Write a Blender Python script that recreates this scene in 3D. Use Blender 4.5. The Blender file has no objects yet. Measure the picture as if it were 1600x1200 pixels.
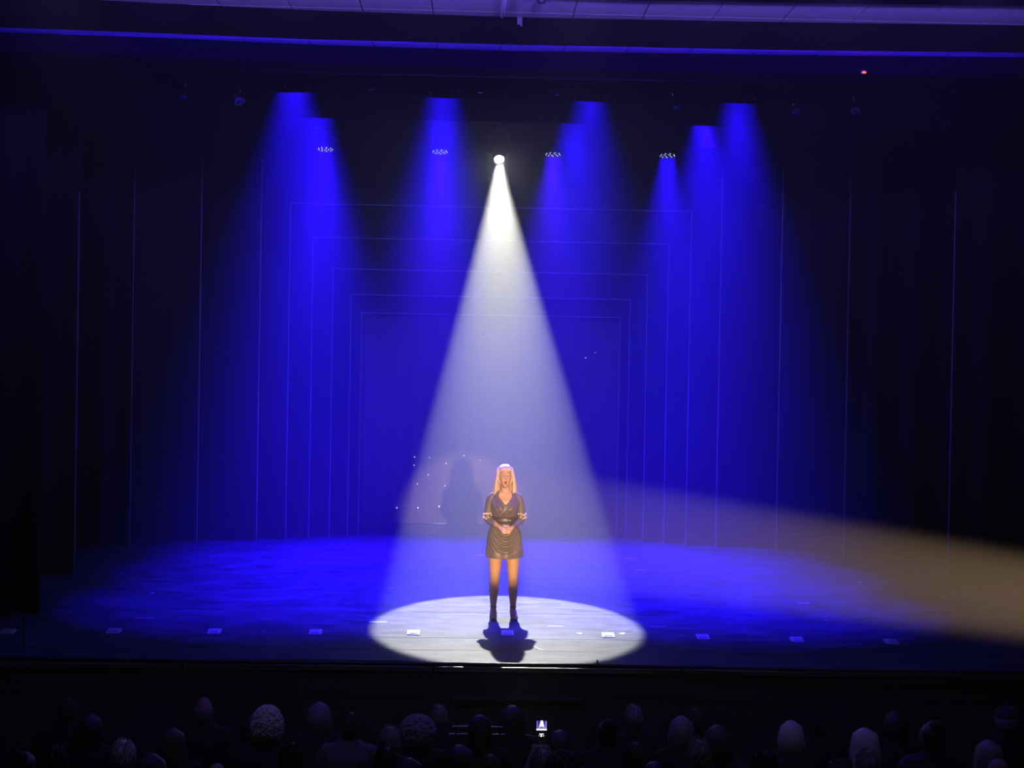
import bpy, bmesh, math, random
from mathutils import Vector, Matrix, noise
R = math.radians
PI = math.pi
scene = bpy.context.scene
COL = scene.collection
random.seed(7)

# ------------------------------------------------------------------ camera
FPX = 2200.0
CAM_H = 2.75
cam_data = bpy.data.cameras.new('camera')
cam_data.sensor_width = 36.0
cam_data.lens = FPX / 1600 * 36.0
cam_data.clip_end = 200
cam = bpy.data.objects.new('camera', cam_data)
COL.objects.link(cam)
CAM_ROT = Matrix.Rotation(R(-1.5), 4, 'Z') @ Matrix.Rotation(R(90 - 0.65), 4, 'X') @ Matrix.Rotation(R(1.0), 4, 'Z')
cam.matrix_world = Matrix.Translation((0, 0, CAM_H)) @ CAM_ROT
scene.camera = cam

# ------------------------------------------------------------------ exposure, world haze
vs = scene.view_settings
vs.view_transform = 'Standard'
vs.look = 'None'
vs.exposure = 0.0
vs.gamma = 1.0
vs.use_curve_mapping = False
cy = scene.cycles
cy.max_bounces = 5
cy.diffuse_bounces = 3
cy.glossy_bounces = 2
cy.transmission_bounces = 2
cy.volume_bounces = 0
cy.sample_clamp_indirect = 4.0
cy.use_denoising = True
cy.caustics_reflective = False
cy.caustics_refractive = False

HAZE = 0.022
world = bpy.data.worlds.new('dark_hall')
scene.world = world
world.use_nodes = True
wn = world.node_tree
wn.nodes['Background'].inputs['Color'].default_value = (0, 0, 0, 1)
wn.nodes['Background'].inputs['Strength'].default_value = 0
vsn = wn.nodes.new('ShaderNodeVolumeScatter')
vsn.inputs['Color'].default_value = (1, 1, 1, 1)
vsn.inputs['Density'].default_value = HAZE
vsn.inputs['Anisotropy'].default_value = 0.42
wn.links.new(vsn.outputs[0], wn.nodes['World Output'].inputs['Volume'])

# light settings (each lamp builder reads these)
WHITE_W = 18800.0
FOLLOW_W = 26500.0
BLUE_W = {'front': 270.0, 'middle': 330.0, 'rear': 330.0}
BLUE = (0.014, 0.001, 1.0)
CEILING_FILL_W = 280.0            # added fill lamps, out of frame, that tint the hall ceiling purple
STRIP_FILL_W = 16.0            # added area lights, out of sight behind the beam, for the blue strip
WARM = (1.0, 0.65, 0.37)


# ------------------------------------------------------------------ pixel helpers (survey of the place)
def ray(px, py):
    d = Vector(((px - 800) / FPX, (600 - py) / FPX, -1.0))
    return (CAM_ROT.to_3x3() @ d)


def at_y(px, py, Y):
    d = ray(px, py)
    return Vector((0, 0, CAM_H)) + d * (Y / d.y)


def at_z(px, py, z):
    d = ray(px, py)
    return Vector((0, 0, CAM_H)) + d * ((z - CAM_H) / d.z)


# ------------------------------------------------------------------ materials
MATS = {}


def mat(name, color, rough=0.6, metal=0.0, bump=0.0, scale=40.0, vary=0.0, emit=None, strength=0.0, spec=0.5,
        stretch=None, sheen=0.0):
    if name in MATS:
        return MATS[name]
    m = bpy.data.materials.new(name)
    m.use_nodes = True
    nt = m.node_tree
    b = nt.nodes['Principled BSDF']
    b.inputs['Base Color'].default_value = (*color, 1)
    b.inputs['Roughness'].default_value = rough
    b.inputs['Metallic'].default_value = metal
    b.inputs['Specular IOR Level'].default_value = spec
    if sheen:
        b.inputs['Sheen Weight'].default_value = sheen
    if emit:
        b.inputs['Emission Color'].default_value = (*emit, 1)
        b.inputs['Emission Strength'].default_value = strength
    if bump or vary:
        tc = nt.nodes.new('ShaderNodeTexCoord')
        mp = nt.nodes.new('ShaderNodeMapping')
        mp.inputs['Scale'].default_value = stretch or (1, 1, 1)
        nt.links.new(tc.outputs['Object'], mp.inputs['Vector'])
        no = nt.nodes.new('ShaderNodeTexNoise')
        no.inputs['Scale'].default_value = scale
        no.inputs['Detail'].default_value = 5
        nt.links.new(mp.outputs[0], no.inputs['Vector'])
        if vary:
            rp = nt.nodes.new('ShaderNodeValToRGB')
            rp.color_ramp.elements[0].position = 0.3
            rp.color_ramp.elements[1].position = 0.7
            rp.color_ramp.elements[0].color = (*[max(0, c * (1 - vary)) for c in color], 1)
            rp.color_ramp.elements[1].color = (*[min(1, c * (1 + vary)) for c in color], 1)
            nt.links.new(no.outputs['Fac'], rp.inputs['Fac'])
            nt.links.new(rp.outputs[0], b.inputs['Base Color'])
        if bump:
            bp = nt.nodes.new('ShaderNodeBump')
            bp.inputs['Strength'].default_value = bump
            bp.inputs['Distance'].default_value = 0.01
            nt.links.new(no.outputs['Fac'], bp.inputs['Height'])
            nt.links.new(bp.outputs[0], b.inputs['Normal'])
    MATS[name] = m
    return m


def floor_material():
    """scuffed dark grey dance floor: long brush streaks across the stage, scratches and worn spots"""
    m = bpy.data.materials.new('scuffed_stage_floor')
    m.use_nodes = True
    nt = m.node_tree
    L = nt.links.new
    b = nt.nodes['Principled BSDF']
    tc = nt.nodes.new('ShaderNodeTexCoord')

    def noise_tex(scale, stretch, detail=5, dist=0.0):
        mp = nt.nodes.new('ShaderNodeMapping')
        mp.inputs['Scale'].default_value = stretch
        L(tc.outputs['Object'], mp.inputs['Vector'])
        n = nt.nodes.new('ShaderNodeTexNoise')
        n.inputs['Scale'].default_value = scale
        n.inputs['Detail'].default_value = detail
        n.inputs['Distortion'].default_value = dist
        L(mp.outputs[0], n.inputs['Vector'])
        return n

    def ramp(src, p0, c0, p1, c1):
        r = nt.nodes.new('ShaderNodeValToRGB')
        r.color_ramp.elements[0].position = p0
        r.color_ramp.elements[0].color = (*c0, 1)
        r.color_ramp.elements[1].position = p1
        r.color_ramp.elements[1].color = (*c1, 1)
        L(src, r.inputs['Fac'])
        return r

    streak = noise_tex(2.6, (1.0, 2.4, 1), 7, 0.9)
    base = ramp(streak.outputs['Fac'], 0.40, (0.034, 0.036, 0.052), 0.60, (0.088, 0.092, 0.116))
    blot = noise_tex(1.1, (1, 1.6, 1), 3)
    blr = ramp(blot.outputs['Fac'], 0.3, (0.84, 0.84, 0.84), 0.7, (1.1, 1.1, 1.1))
    mul = nt.nodes.new('ShaderNodeMix')
    mul.data_type = 'RGBA'
    mul.blend_type = 'MULTIPLY'
    mul.inputs['Factor'].default_value = 1
    L(base.outputs[0], mul.inputs['A'])
    L(blr.outputs[0], mul.inputs['B'])
    scr = noise_tex(4.5, (0.6, 3.2, 1), 2, 1.4)
    scm = ramp(scr.outputs['Fac'], 0.70, (0, 0, 0), 0.78, (1, 1, 1))
    mx = nt.nodes.new('ShaderNodeMix')
    mx.data_type = 'RGBA'
    L(scm.outputs[0], mx.inputs['Factor'])
    L(mul.outputs['Result'], mx.inputs['A'])
    mx.inputs['B'].default_value = (0.12, 0.125, 0.155, 1)
    L(mx.outputs['Result'], b.inputs['Base Color'])
    b.inputs['Roughness'].default_value = 0.62
    b.inputs['Specular IOR Level'].default_value = 0.10
    bp = nt.nodes.new('ShaderNodeBump')
    bp.inputs['Strength'].default_value = 0.15
    bp.inputs['Distance'].default_value = 0.01
    L(streak.outputs['Fac'], bp.inputs['Height'])
    L(bp.outputs[0], b.inputs['Normal'])
    return m


M_FLOOR = floor_material()
M_BLACK = mat('black_serge', (0.010, 0.010, 0.012), 0.95, bump=0.2, scale=60, vary=0.3)
M_WALL = mat('black_painted_wall', (0.004, 0.004, 0.0045), 0.9, bump=0.1, scale=20, vary=0.2, spec=0.1)
M_PANEL = mat('black_scenic_panel', (0.02, 0.019, 0.022), 0.8, bump=0.1, scale=15, vary=0.2)
M_LIT_EDGE_BATTEN = mat('lit_edge_and_batten', (0.40, 0.385, 0.40), 0.55, vary=0.1, scale=8)  # light on the portal edges put into a pale colour; also the batten
M_LEG_LIT_EDGE = mat('painted_leg_lit_edge', (0.22, 0.20, 0.22), 0.7, vary=0.15, scale=8)  # pale colour stands in for light caught by the leg edges
M_TILE = mat('white_ceiling_tile', (0.62, 0.60, 0.62), 0.85, bump=0.08, scale=50, vary=0.05)
M_GRID = mat('grey_ceiling_grid', (0.10, 0.10, 0.11), 0.7, vary=0.1, scale=10)
M_BEAM = mat('dark_painted_beam', (0.0035, 0.003, 0.003), 0.9, vary=0.15, scale=6, spec=0.08)
M_HALL = mat('dark_hall_carpet', (0.008, 0.008, 0.010), 0.95, bump=0.3, scale=120, vary=0.3)
M_FASCIA = mat('black_stage_fascia', (0.06, 0.058, 0.064), 0.75, bump=0.1, scale=20, vary=0.2)
M_ALU = mat('worn_aluminium', (0.62, 0.62, 0.63), 0.4, metal=0.7, vary=0.15, scale=12)
M_STEEL = mat('dark_pipe_steel', (0.05, 0.05, 0.055), 0.5, metal=0.6, vary=0.2, scale=20)
M_LAMP = mat('black_lamp_housing', (0.03, 0.03, 0.033), 0.5, vary=0.2, scale=25)
M_GLINT = mat('bare_lamp_metal', (0.55, 0.55, 0.58), 0.4, metal=0.5, vary=0.1, scale=30)
M_LED = mat('lit_led', (0.1, 0.1, 0.3), 0.4, vary=0.05, emit=(0.75, 0.72, 1.0), strength=5)
M_LENS_OFF = mat('dark_lens_glass', (0.02, 0.02, 0.06), 0.15, vary=0.1)
M_LENS_ON = mat('lit_lens', (0.9, 0.9, 0.85), 0.3, vary=0.02, emit=(1.0, 1.0, 0.94), strength=60)
M_RED = mat('red_indicator', (0.5, 0.02, 0.02), 0.4, vary=0.05, emit=(1.0, 0.06, 0.02), strength=5)
M_STAR = mat('star_point', (0.8, 0.8, 0.8), 0.4, vary=0.02, emit=(0.9, 0.9, 1.0), strength=2.2)
M_CABLE = mat('black_rubber_cable', (0.012, 0.012, 0.013), 0.55, vary=0.2, scale=30)
M_MIC = mat('pale_floor_plate', (0.78, 0.78, 0.80), 0.5, vary=0.06, scale=20)
M_MICG = mat('grey_mesh_grille', (0.5, 0.5, 0.52), 0.5, bump=0.3, scale=300, vary=0.2)
M_TAPE = mat('white_cloth_tape', (0.85, 0.85, 0.85), 0.6, vary=0.05, scale=40)
M_SKIN = mat('light_skin', (0.60, 0.37, 0.235), 0.5, vary=0.06, scale=12)
M_TIGHTS = mat('sheer_tights', (0.52, 0.29, 0.12), 0.55, vary=0.06, scale=30)
M_MOUTH = mat('open_mouth', (0.36, 0.12, 0.09), 0.5, vary=0.1, scale=60)
M_LIPS = mat('rose_lips', (0.62, 0.25, 0.18), 0.4, vary=0.05, scale=60)
M_TEETH = mat('teeth', (0.8, 0.76, 0.66), 0.3, vary=0.03, scale=60)
M_BLOND = mat('blond_hair', (0.62, 0.47, 0.34), 0.45, bump=0.3, scale=60, vary=0.2, stretch=(8, 8, 1))
M_SATIN = mat('black_satin', (0.15, 0.118, 0.088), 0.42, bump=0.12, scale=18, vary=0.12)
M_BELT = mat('dark_belt_leather', (0.06, 0.05, 0.042), 0.42, bump=0.1, scale=80, vary=0.1)
M_GOLD = mat('gold_stud', (0.75, 0.6, 0.4), 0.35, metal=0.6, vary=0.05, scale=30)
M_LACE = mat('pale_lace', (0.72, 0.58, 0.45), 0.6, bump=0.3, scale=120, vary=0.25)
M_SHOE = mat('black_shoe_leather', (0.015, 0.014, 0.016), 0.3, vary=0.1, scale=20)
M_LASH = mat('dark_lash', (0.05, 0.03, 0.03), 0.6, vary=0.1, scale=50)
M_EYE = mat('eye_white', (0.75, 0.72, 0.7), 0.3, vary=0.02, scale=50)
M_PHONE = mat('black_phone_shell', (0.02, 0.02, 0.022), 0.3, vary=0.1, scale=40)
M_SCR_BLACK = mat('screen_black', (0.005, 0.005, 0.006), 0.3, vary=0.05, emit=(0.02, 0.02, 0.03), strength=0.12)
M_SCR_BLUE = mat('screen_blue', (0.02, 0.01, 0.1), 0.3, vary=0.05, emit=(0.06, 0.02, 0.62), strength=0.9)
M_SCR_LILAC = mat('screen_lilac', (0.2, 0.2, 0.3), 0.3, vary=0.05, emit=(0.42, 0.36, 0.85), strength=0.9)
M_SCR_WHITE = mat('screen_white', (0.8, 0.8, 0.8), 0.3, vary=0.02, emit=(1, 0.97, 1), strength=1.5)
M_SCR_GREY = mat('screen_grey', (0.2, 0.2, 0.2), 0.3, vary=0.02, emit=(0.1, 0.08, 0.1), strength=0.8)
M_SEAT = mat('dark_seat_plush', (0.010, 0.008, 0.011), 0.95, bump=0.3, scale=90, vary=0.3)
M_SEATM = mat('dark_seat_metal', (0.02, 0.02, 0.022), 0.6, metal=0.4, vary=0.2)
M_CROWDSKIN = mat('crowd_skin', (0.30, 0.20, 0.15), 0.6, vary=0.1, scale=20)


# ------------------------------------------------------------------ mesh helpers
def obj(name, bm_or_me, material=None, parent=None, loc=None, smooth=False, kind=None):
    if isinstance(bm_or_me, bmesh.types.BMesh):
        me = bpy.data.meshes.new(name)
        bmesh.ops.recalc_face_normals(bm_or_me, faces=bm_or_me.faces)
        bm_or_me.to_mesh(me)
        bm_or_me.free()
    else:
        me = bm_or_me
    if material is not None:
        me.materials.clear()
        for mm in (material if isinstance(material, (list, tuple)) else [material]):
            me.materials.append(mm)
    if smooth:
        me.polygons.foreach_set('use_smooth', [True] * len(me.polygons))
    o = bpy.data.objects.new(name, me)
    COL.objects.link(o)
    if parent is not None:
        o.parent = parent
    if loc is not None:
        o.location = loc
    if kind:
        o['kind'] = kind
    return o


def tag(o, label, cat, group=None):
    o['label'] = label
    o['category'] = cat
    if group:
        o['group'] = group
    return o


def thing(name, label, cat, loc=(0, 0, 0), rot=(0, 0, 0), group=None):
    o = bpy.data.objects.new(name, None)
    o.empty_display_size = 0.1
    COL.objects.link(o)
    o.location = loc
    o.rotation_euler = rot
    return tag(o, label, cat, group)


def structure(name, bm, m, parent=None, smooth=False):
    o = obj(name, bm, m, parent, smooth=smooth)
    if parent is None:
        o['kind'] = 'structure'
    return o


def dup(root, label=None, group=None, loc=None, rot=None):
    r = root.copy()
    COL.objects.link(r)
    if loc is not None:
        r.location = loc
    if rot is not None:
        r.rotation_euler = rot
    if label:
        r['label'] = label
    if group:
        r['group'] = group
    for ch in list(root.children):
        c = ch.copy()
        COL.objects.link(c)
        c.parent = r
        for g in list(ch.children):
            d = g.copy()
            COL.objects.link(d)
            d.parent = c
    return r


def box(bm, x0, x1, y0, y1, z0, z1, bevel=0.0):
    r = bmesh.ops.create_cube(bm, size=1)
    vs_ = r['verts']
    for v in vs_:
        v.co = Vector((x0 + (v.co.x + .5) * (x1 - x0), y0 + (v.co.y + .5) * (y1 - y0), z0 + (v.co.z + .5) * (z1 - z0)))
    if bevel:
        es = list({e for v in vs_ for e in v.link_edges})
        bmesh.ops.bevel(bm, geom=es, offset=bevel, segments=2, affect='EDGES', profile=0.5)
    return vs_


def chain(bm, pts, radii, n=12, caps=True, flat=None):
    """tapered round-ended tube through pts; radii r or (rx, ry)"""
    pts = [Vector(p) for p in pts]
    radii = [r if isinstance(r, (tuple, list)) else (r, r) for r in radii]
    N = len(pts)
    tang = []
    for i in range(N):
        a = pts[max(i - 1, 0)]
        b = pts[min(i + 1, N - 1)]
        tang.append((b - a).normalized())
    ref = flat or (Vector((0, 1, 0)) if abs(tang[0].y) < 0.8 else Vector((1, 0, 0)))
    rings = []

    def ring(c, t, rx, ry):
        side = ref.cross(t)
        if side.length < 1e-4:
            side = Vector((1, 0, 0)).cross(t)
        side.normalize()
        up = t.cross(side).normalized()
        return [bm.verts.new(c + side * (rx * math.cos(2 * PI * k / n)) + up * (ry * math.sin(2 * PI * k / n))) for k in range(n)]

    if caps:
        r0 = min(radii[0])
        for a in (80, 50, 22):
            rings.append(ring(pts[0] - tang[0] * r0 * math.sin(R(a)), tang[0], radii[0][0] * math.cos(R(a)), radii[0][1] * math.cos(R(a))))
    for i in range(N):
        rings.append(ring(pts[i], tang[i], *radii[i]))
    if caps:
        r1 = min(radii[-1])
        for a in (22, 50, 80):
            rings.append(ring(pts[-1] + tang[-1] * r1 * math.sin(R(a)), tang[-1], radii[-1][0] * math.cos(R(a)), radii[-1][1] * math.cos(R(a))))
    for a, b in zip(rings, rings[1:]):
        for k in range(n):
            bm.faces.new((a[k], a[(k + 1) % n], b[(k + 1) % n], b[k]))
    bm.faces.new(rings[0][::-1])
    bm.faces.new(rings[-1])
    return rings


def ellipsoid(bm, c, r, mtx=None, nu=24, nv=16, fn=None):
    """closed ellipsoid; fn(unit direction, point) may move each point (local axes)"""
    c = Vector(c)
    rows = []
    top = Vector((0, 0, 1))
    for i in range(1, nv):
        th = PI * i / nv
        rows.append([Vector((math.sin(th) * math.cos(2 * PI * k / nu), math.sin(th) * math.sin(2 * PI * k / nu), math.cos(th))) for k in range(nu)])

    def mk(d):
        p = Vector((d.x * r[0], d.y * r[1], d.z * r[2]))
        if fn:
            p = fn(d, p)
        if mtx is not None:
            p = mtx @ p
        return bm.verts.new(c + p)
    vt = mk(top)
    vb = mk(-top)
    vr = [[mk(d) for d in row] for row in rows]
    for k in range(nu):
        bm.faces.new((vt, vr[0][k], vr[0][(k + 1) % nu]))
        bm.faces.new((vb, vr[-1][(k + 1) % nu], vr[-1][k]))
    for a, b in zip(vr, vr[1:]):
        for k in range(nu):
            bm.faces.new((a[k], b[k], b[(k + 1) % nu], a[(k + 1) % nu]))


def lathe(bm, prof, n=20, c=(0, 0, 0)):
    """prof: list of (r, z), closed at both ends"""
    rings = [[bm.verts.new((c[0] + r * math.cos(2 * PI * k / n), c[1] + r * math.sin(2 * PI * k / n), c[2] + z)) for k in range(n)] for r, z in prof]
    for a, b in zip(rings, rings[1:]):
        for k in range(n):
            bm.faces.new((a[k], a[(k + 1) % n], b[(k + 1) % n], b[k]))
    bm.faces.new(rings[0][::-1])
    bm.faces.new(rings[-1])


def solid_remesh(bm, voxel, smooth_iter=4):
    me = bpy.data.meshes.new('tmp')
    bm.to_mesh(me)
    bm.free()
    o = bpy.data.objects.new('tmp', me)
    COL.objects.link(o)
    md = o.modifiers.new('r', 'REMESH')
    md.mode = 'VOXEL'
    md.voxel_size = voxel
    md.use_smooth_shade = True
    if smooth_iter:
        sm = o.modifiers.new('s', 'SMOOTH')
        sm.factor = 0.5
        sm.iterations = smooth_iter
    dg = bpy.context.evaluated_depsgraph_get()
    dg.update()
    ev = o.evaluated_get(dg)
    out = bpy.data.meshes.new_from_object(ev)
    bpy.data.objects.remove(o)
    bpy.data.meshes.remove(me)
    return out


def loft(bm, rings, closed=True, cap=False):
    vr = [[bm.verts.new(p) for p in ring] for ring in rings]
    n = len(vr[0])
    for a, b in zip(vr, vr[1:]):
        for k in range(n if closed else n - 1):
            bm.faces.new((a[k], a[(k + 1) % n], b[(k + 1) % n], b[k]))
    if cap:
        bm.faces.new(vr[0][::-1])
        bm.faces.new(vr[-1])
    return vr


def thicken(o, t, offset=1.0):
    md = o.modifiers.new('thickness', 'SOLIDIFY')
    md.thickness = t
    md.offset = offset


def smoothstep(a, b, x):
    t = max(0.0, min(1.0, (x - a) / (b - a)))
    return t * t * (3 - 2 * t)


# ================================================================== SETTING
EDGE_Y = at_z(800, 1040, 0).y          # front edge of the stage
BACK_Y = 24.2
XC = at_y(775, 240, 21.2).x            # the stage's centre line
print('edge', EDGE_Y, 'centre', XC)

# stage: slab, and the sheets laid across it
bm = bmesh.new()
box(bm, -9, 10, EDGE_Y + 0.02, BACK_Y, -0.30, -0.012)
floor = structure('floor', bm, M_FASCIA)
ys = [EDGE_Y, at_z(800, 1017, 0).y, at_z(800, 998, 0).y, 15.75, at_z(800, 926, 0).y, 18.6, 20.1, 21.6, 22.9, BACK_Y]
for a, b in zip(ys, ys[1:]):
    bm = bmesh.new()
    box(bm, -9, 10, a + 0.004, b - 0.004, -0.012, 0.0, 0.002)
    obj('floor_sheet', bm, M_FLOOR, floor)

# fascia under the stage edge with ledge
bm = bmesh.new()
box(bm, -9, 10, EDGE_Y + 0.03, EDGE_Y + 0.25, -1.5, -0.05)
structure('wall_stage_front', bm, M_FASCIA)
pL, pR = at_y(706, 1090, EDGE_Y - 0.03), at_y(912, 1093, EDGE_Y - 0.03)
bm = bmesh.new()
box(bm, pL.x, pR.x, EDGE_Y - 0.03, EDGE_Y + 0.04, pL.z - 0.03, pL.z, 0.006)
structure('trim_1', bm, M_FASCIA)

# metal nosing in lengths along the stage edge
joint = at_z(677, 1041, 0).x
xs = [-8.9, joint - 4.6, joint - 2.3, joint, joint + 2.3, joint + 4.6, 9.9]
for i, (a, b) in enumerate(zip(xs, xs[1:])):
    bm = bmesh.new()
    box(bm, a + 0.012, b - 0.012, EDGE_Y - 0.022, EDGE_Y + 0.0, -0.034, -0.014, 0.003)
    box(bm, a + 0.012, b - 0.012, EDGE_Y - 0.008, EDGE_Y + 0.026, -0.060, -0.030)
    structure('trim_%d' % (i + 2), bm, M_ALU)

# hall floor, walls
bm = bmesh.new()
box(bm, -9, 10, -6, EDGE_Y + 0.1, -1.62, -1.5)
structure('hall_floor', bm, M_HALL)
bm = bmesh.new()
box(bm, -9.2, -9.0, -6, BACK_Y, -1.5, 8.5)
structure('wall_left', bm, M_WALL)
bm = bmesh.new()
box(bm, 10.0, 10.2, -6, BACK_Y, -1.5, 8.5)
structure('wall_right', bm, M_WALL)
bm = bmesh.new()
box(bm, -9.2, 10.2, BACK_Y, BACK_Y + 0.2, -1.5, 8.5)
structure('wall_back', bm, M_WALL)
bm = bmesh.new()
box(bm, -9.2, 10.2, -6.2, -6.0, -1.5, 8.5)
structure('wall_rear_hall', bm, M_WALL)
bm = bmesh.new()
box(bm, -9.2, 10.2, 13.2, BACK_Y + .2, 8.5, 8.7)
structure('ceiling_fly_tower', bm, M_WALL)

# hall ceiling: grid slab and tiles
CZ = 5.65
bm = bmesh.new()
box(bm, -9, 10, -6, 13.3, CZ + 0.012, CZ + 0.12)
ceiling = structure('ceiling', bm, M_GRID)
T = 0.575
tx0 = at_z(787, 13, CZ).x
tile_me = None
strip_y = at_z(800, 79, CZ).y
row_edge = at_z(800, 19, CZ).y         # a joint between two rows of tiles
nrow0 = -5
for r in range(nrow0, 4):
    if row_edge + r * T > 12.75:
        continue
    for c in range(-12, 13):
        if tile_me is None:
            bm = bmesh.new()
            box(bm, 0.005, T - 0.005, 0.005, T - 0.005, 0, 0.012, 0.002)
            o = obj('ceiling_tile', bm, M_TILE, ceiling)
            tile_me = o.data
        else:
            o = bpy.data.objects.new('ceiling_tile', tile_me)
            COL.objects.link(o)
            o.parent = ceiling
        o.location = (tx0 + c * T, row_edge + r * T, CZ)


def curve_strip(name, low, m, depth, z_top, parent=None, rise=0.0):
    """a bowed bulkhead: its lower near edge runs through low (world points), it goes up to z_top and back by depth"""
    b_ = bmesh.new()
    rings = []
    for p in low:
        rings.append([Vector((p.x, p.y, p.z)), Vector((p.x, p.y, z_top)), Vector((p.x, p.y + depth, z_top)), Vector((p.x, p.y + depth, p.z + rise))])
    loft(b_, rings, closed=True, cap=True)
    return structure(name, b_, m, parent)


def interp(tab, x):
    for (x0, y0), (x1, y1) in zip(tab, tab[1:]):
        if x <= x1 or (x1, y1) == tab[-1]:
            return y0 + (y1 - y0) * (x - x0) / (x1 - x0)


TOP_EDGE = [(-200, -24), (150, 0), (480, 15.5), (800, 26.5), (1200, 34), (1600, 39.5), (1800, 41)]
LOW_EDGE = [(-200, 32), (0, 42.5), (240, 51), (480, 61), (800, 69.5), (1200, 77.5), (1600, 82), (1800, 84)]
WALL_EDGE = [(-200, 40), (0, 50), (240, 58.5), (480, 69.5), (800, 79.5), (1200, 85.5), (1600, 90), (1800, 92)]
low = []
for px in range(-200, 1801, 100):
    top = at_z(px, interp(TOP_EDGE, px), CZ)
    lo = at_y(px, interp(LOW_EDGE, px), top.y)
    low.append(Vector((top.x, top.y, lo.z)))
curve_strip('ceiling_beam', low, M_BEAM, 0.16, CZ - 0.001, rise=0.034)
for p in low[2:-2]:  # added fill without a fixture, brightens the ceiling strip behind the beam
    d = bpy.data.lights.new('added_strip_fill', 'AREA')
    d.shape = 'RECTANGLE'
    d.size = 0.5
    d.size_y = 0.04
    d.energy = STRIP_FILL_W
    d.color = (0.03, 0.001, 1.0)
    o = bpy.data.objects.new('added_strip_fill', d)
    COL.objects.link(o)
    o.location = (p.x, p.y + 0.22, p.z + 0.09)
    o.rotation_euler = (R(180 - 40), 0, 0)
low2 = []
for px in range(-200, 1801, 100):
    p = at_z(px, interp(WALL_EDGE, px), CZ)
    low2.append(Vector((p.x, p.y, 5.48)))
curve_strip('wall_proscenium', low2, M_WALL, 0.35, 8.5)
# dark shallow panel of the ceiling whose far edge just enters the frame at the top right
a, b = at_z(1000, 1, CZ - .03), at_z(1600, 9.5, CZ - .03)
bm = bmesh.new()
loft(bm, [[Vector((x, y, z)) for y, z in ((9.9, CZ - .03), (yy, CZ - .03), (yy, CZ - .002), (9.9, CZ - .002))]
          for x, yy in ((-6, a.y - .35), (a.x, a.y), (b.x, b.y), (6.5, b.y + .25))], cap=True)
structure('ceiling_panel', bm, M_BEAM)
# white conduit along the ceiling and a small bracket on the beam
p0, p1 = at_z(790.5, -12, CZ - 0.02), at_z(785, 25.5, CZ - 0.02)
bm = bmesh.new()
chain(bm, [p0, (p0 + p1) / 2, p1], [0.016] * 3, 10)
tag(obj('ceiling_conduit', bm, M_MIC, smooth=True), 'thin white conduit running along the tiled ceiling to the beam', 'pipe')
q = at_y(812, 33, at_z(812, 27, CZ).y - 0.03)
bm = bmesh.new()
box(bm, q.x - 0.022, q.x + 0.022, q.y - 0.03, q.y + 0.04, q.z - 0.035, q.z + 0.03, 0.006)
chain(bm, [q + Vector((0, -0.02, 0.02)), q + Vector((0.012, -0.02, -0.04))], [0.012, 0.012], 8)
tag(obj('beam_bracket', bm, M_GRID), 'small grey bracket fixed on the face of the dark ceiling beam', 'bracket')
q = at_z(846, 0, CZ - 0.03)
bm = bmesh.new()
lathe(bm, [(0.012, -0.03), (0.03, -0.025), (0.035, 0.0), (0.014, 0.01), (0.012, 0.03)], 14, q)
tag(obj('ceiling_sprinkler', bm, M_LAMP, smooth=True), 'small dark sprinkler head on the ceiling at the top of the frame', 'sprinkler')

# ================================================================== SCENIC FRAMES
lefts = [563, 546, 517.5, 485.5, 449.5, 404, 311]
rights = [965.5, 980.5, 1007, 1039.5, 1074, 1121, 1215.5]
tops = [493, 464.5, 425, 376.5, 324.5, None, None]
FY = [22.95, 22.75, 22.55, 22.35, 22.15, 21.95, 21.75]
ords = ['innermost', 'second', 'third', 'fourth', 'fifth', 'sixth', 'outermost']
for k in range(7):
    Y = FY[k]
    xl = at_y(lefts[k], 660, Y).x
    xr = at_y(rights[k], 660, Y).x
    if k < 6:
        xlo = at_y(lefts[k + 1], 660, FY[k + 1]).x - 0.12
        xro = at_y(rights[k + 1], 660, FY[k + 1]).x + 0.12
    else:
        xlo, xro = xl - 1.6, xr + 1.6
    zt = at_y(766, tops[k], Y).z if tops[k] else (6.25 if k == 5 else 6.55)
    zo = 6.9
    root = thing('portal_frame', '%s of the seven nested black portal frames, with lit edges painted as pale lines' % ords[k], 'stage frame', ((xl + xr) / 2, Y, 0), group='nested portal frames')
    cx = (xl + xr) / 2

    def bx(name, x0, x1, y0, y1, z0, z1, m, bv=0.0):
        b_ = bmesh.new()
        box(b_, x0 - cx, x1 - cx, y0, y1, z0, z1, bv)
        return obj(name, b_, m, root)
    bx('side_panel', xlo, xl, 0, 0.10, 0, zo, M_PANEL, 0.004)
    bx('side_panel', xr, xro, 0, 0.10, 0, zo, M_PANEL, 0.004)
    bx('header_panel', xl, xr, 0.0, 0.10, zt, zo, M_PANEL, 0.004)
    w = 0.011 if k < 5 else 0.014  # pale strips painted in where the panel edges catch light
    bx('lit_edge_strip', xl - w, xl + 0.002, -0.012, 0.004, 0.0, (zt if tops[k] else 5.9) + w, M_LIT_EDGE_BATTEN)
    bx('lit_edge_strip', xr - 0.002, xr + w, -0.012, 0.004, 0.0, (zt if tops[k] else 5.9) + w, M_LIT_EDGE_BATTEN)
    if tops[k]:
        bx('lit_edge_strip', xl, xr, -0.012, 0.004, zt - 0.002, zt + w, M_LIT_EDGE_BATTEN)

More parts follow.
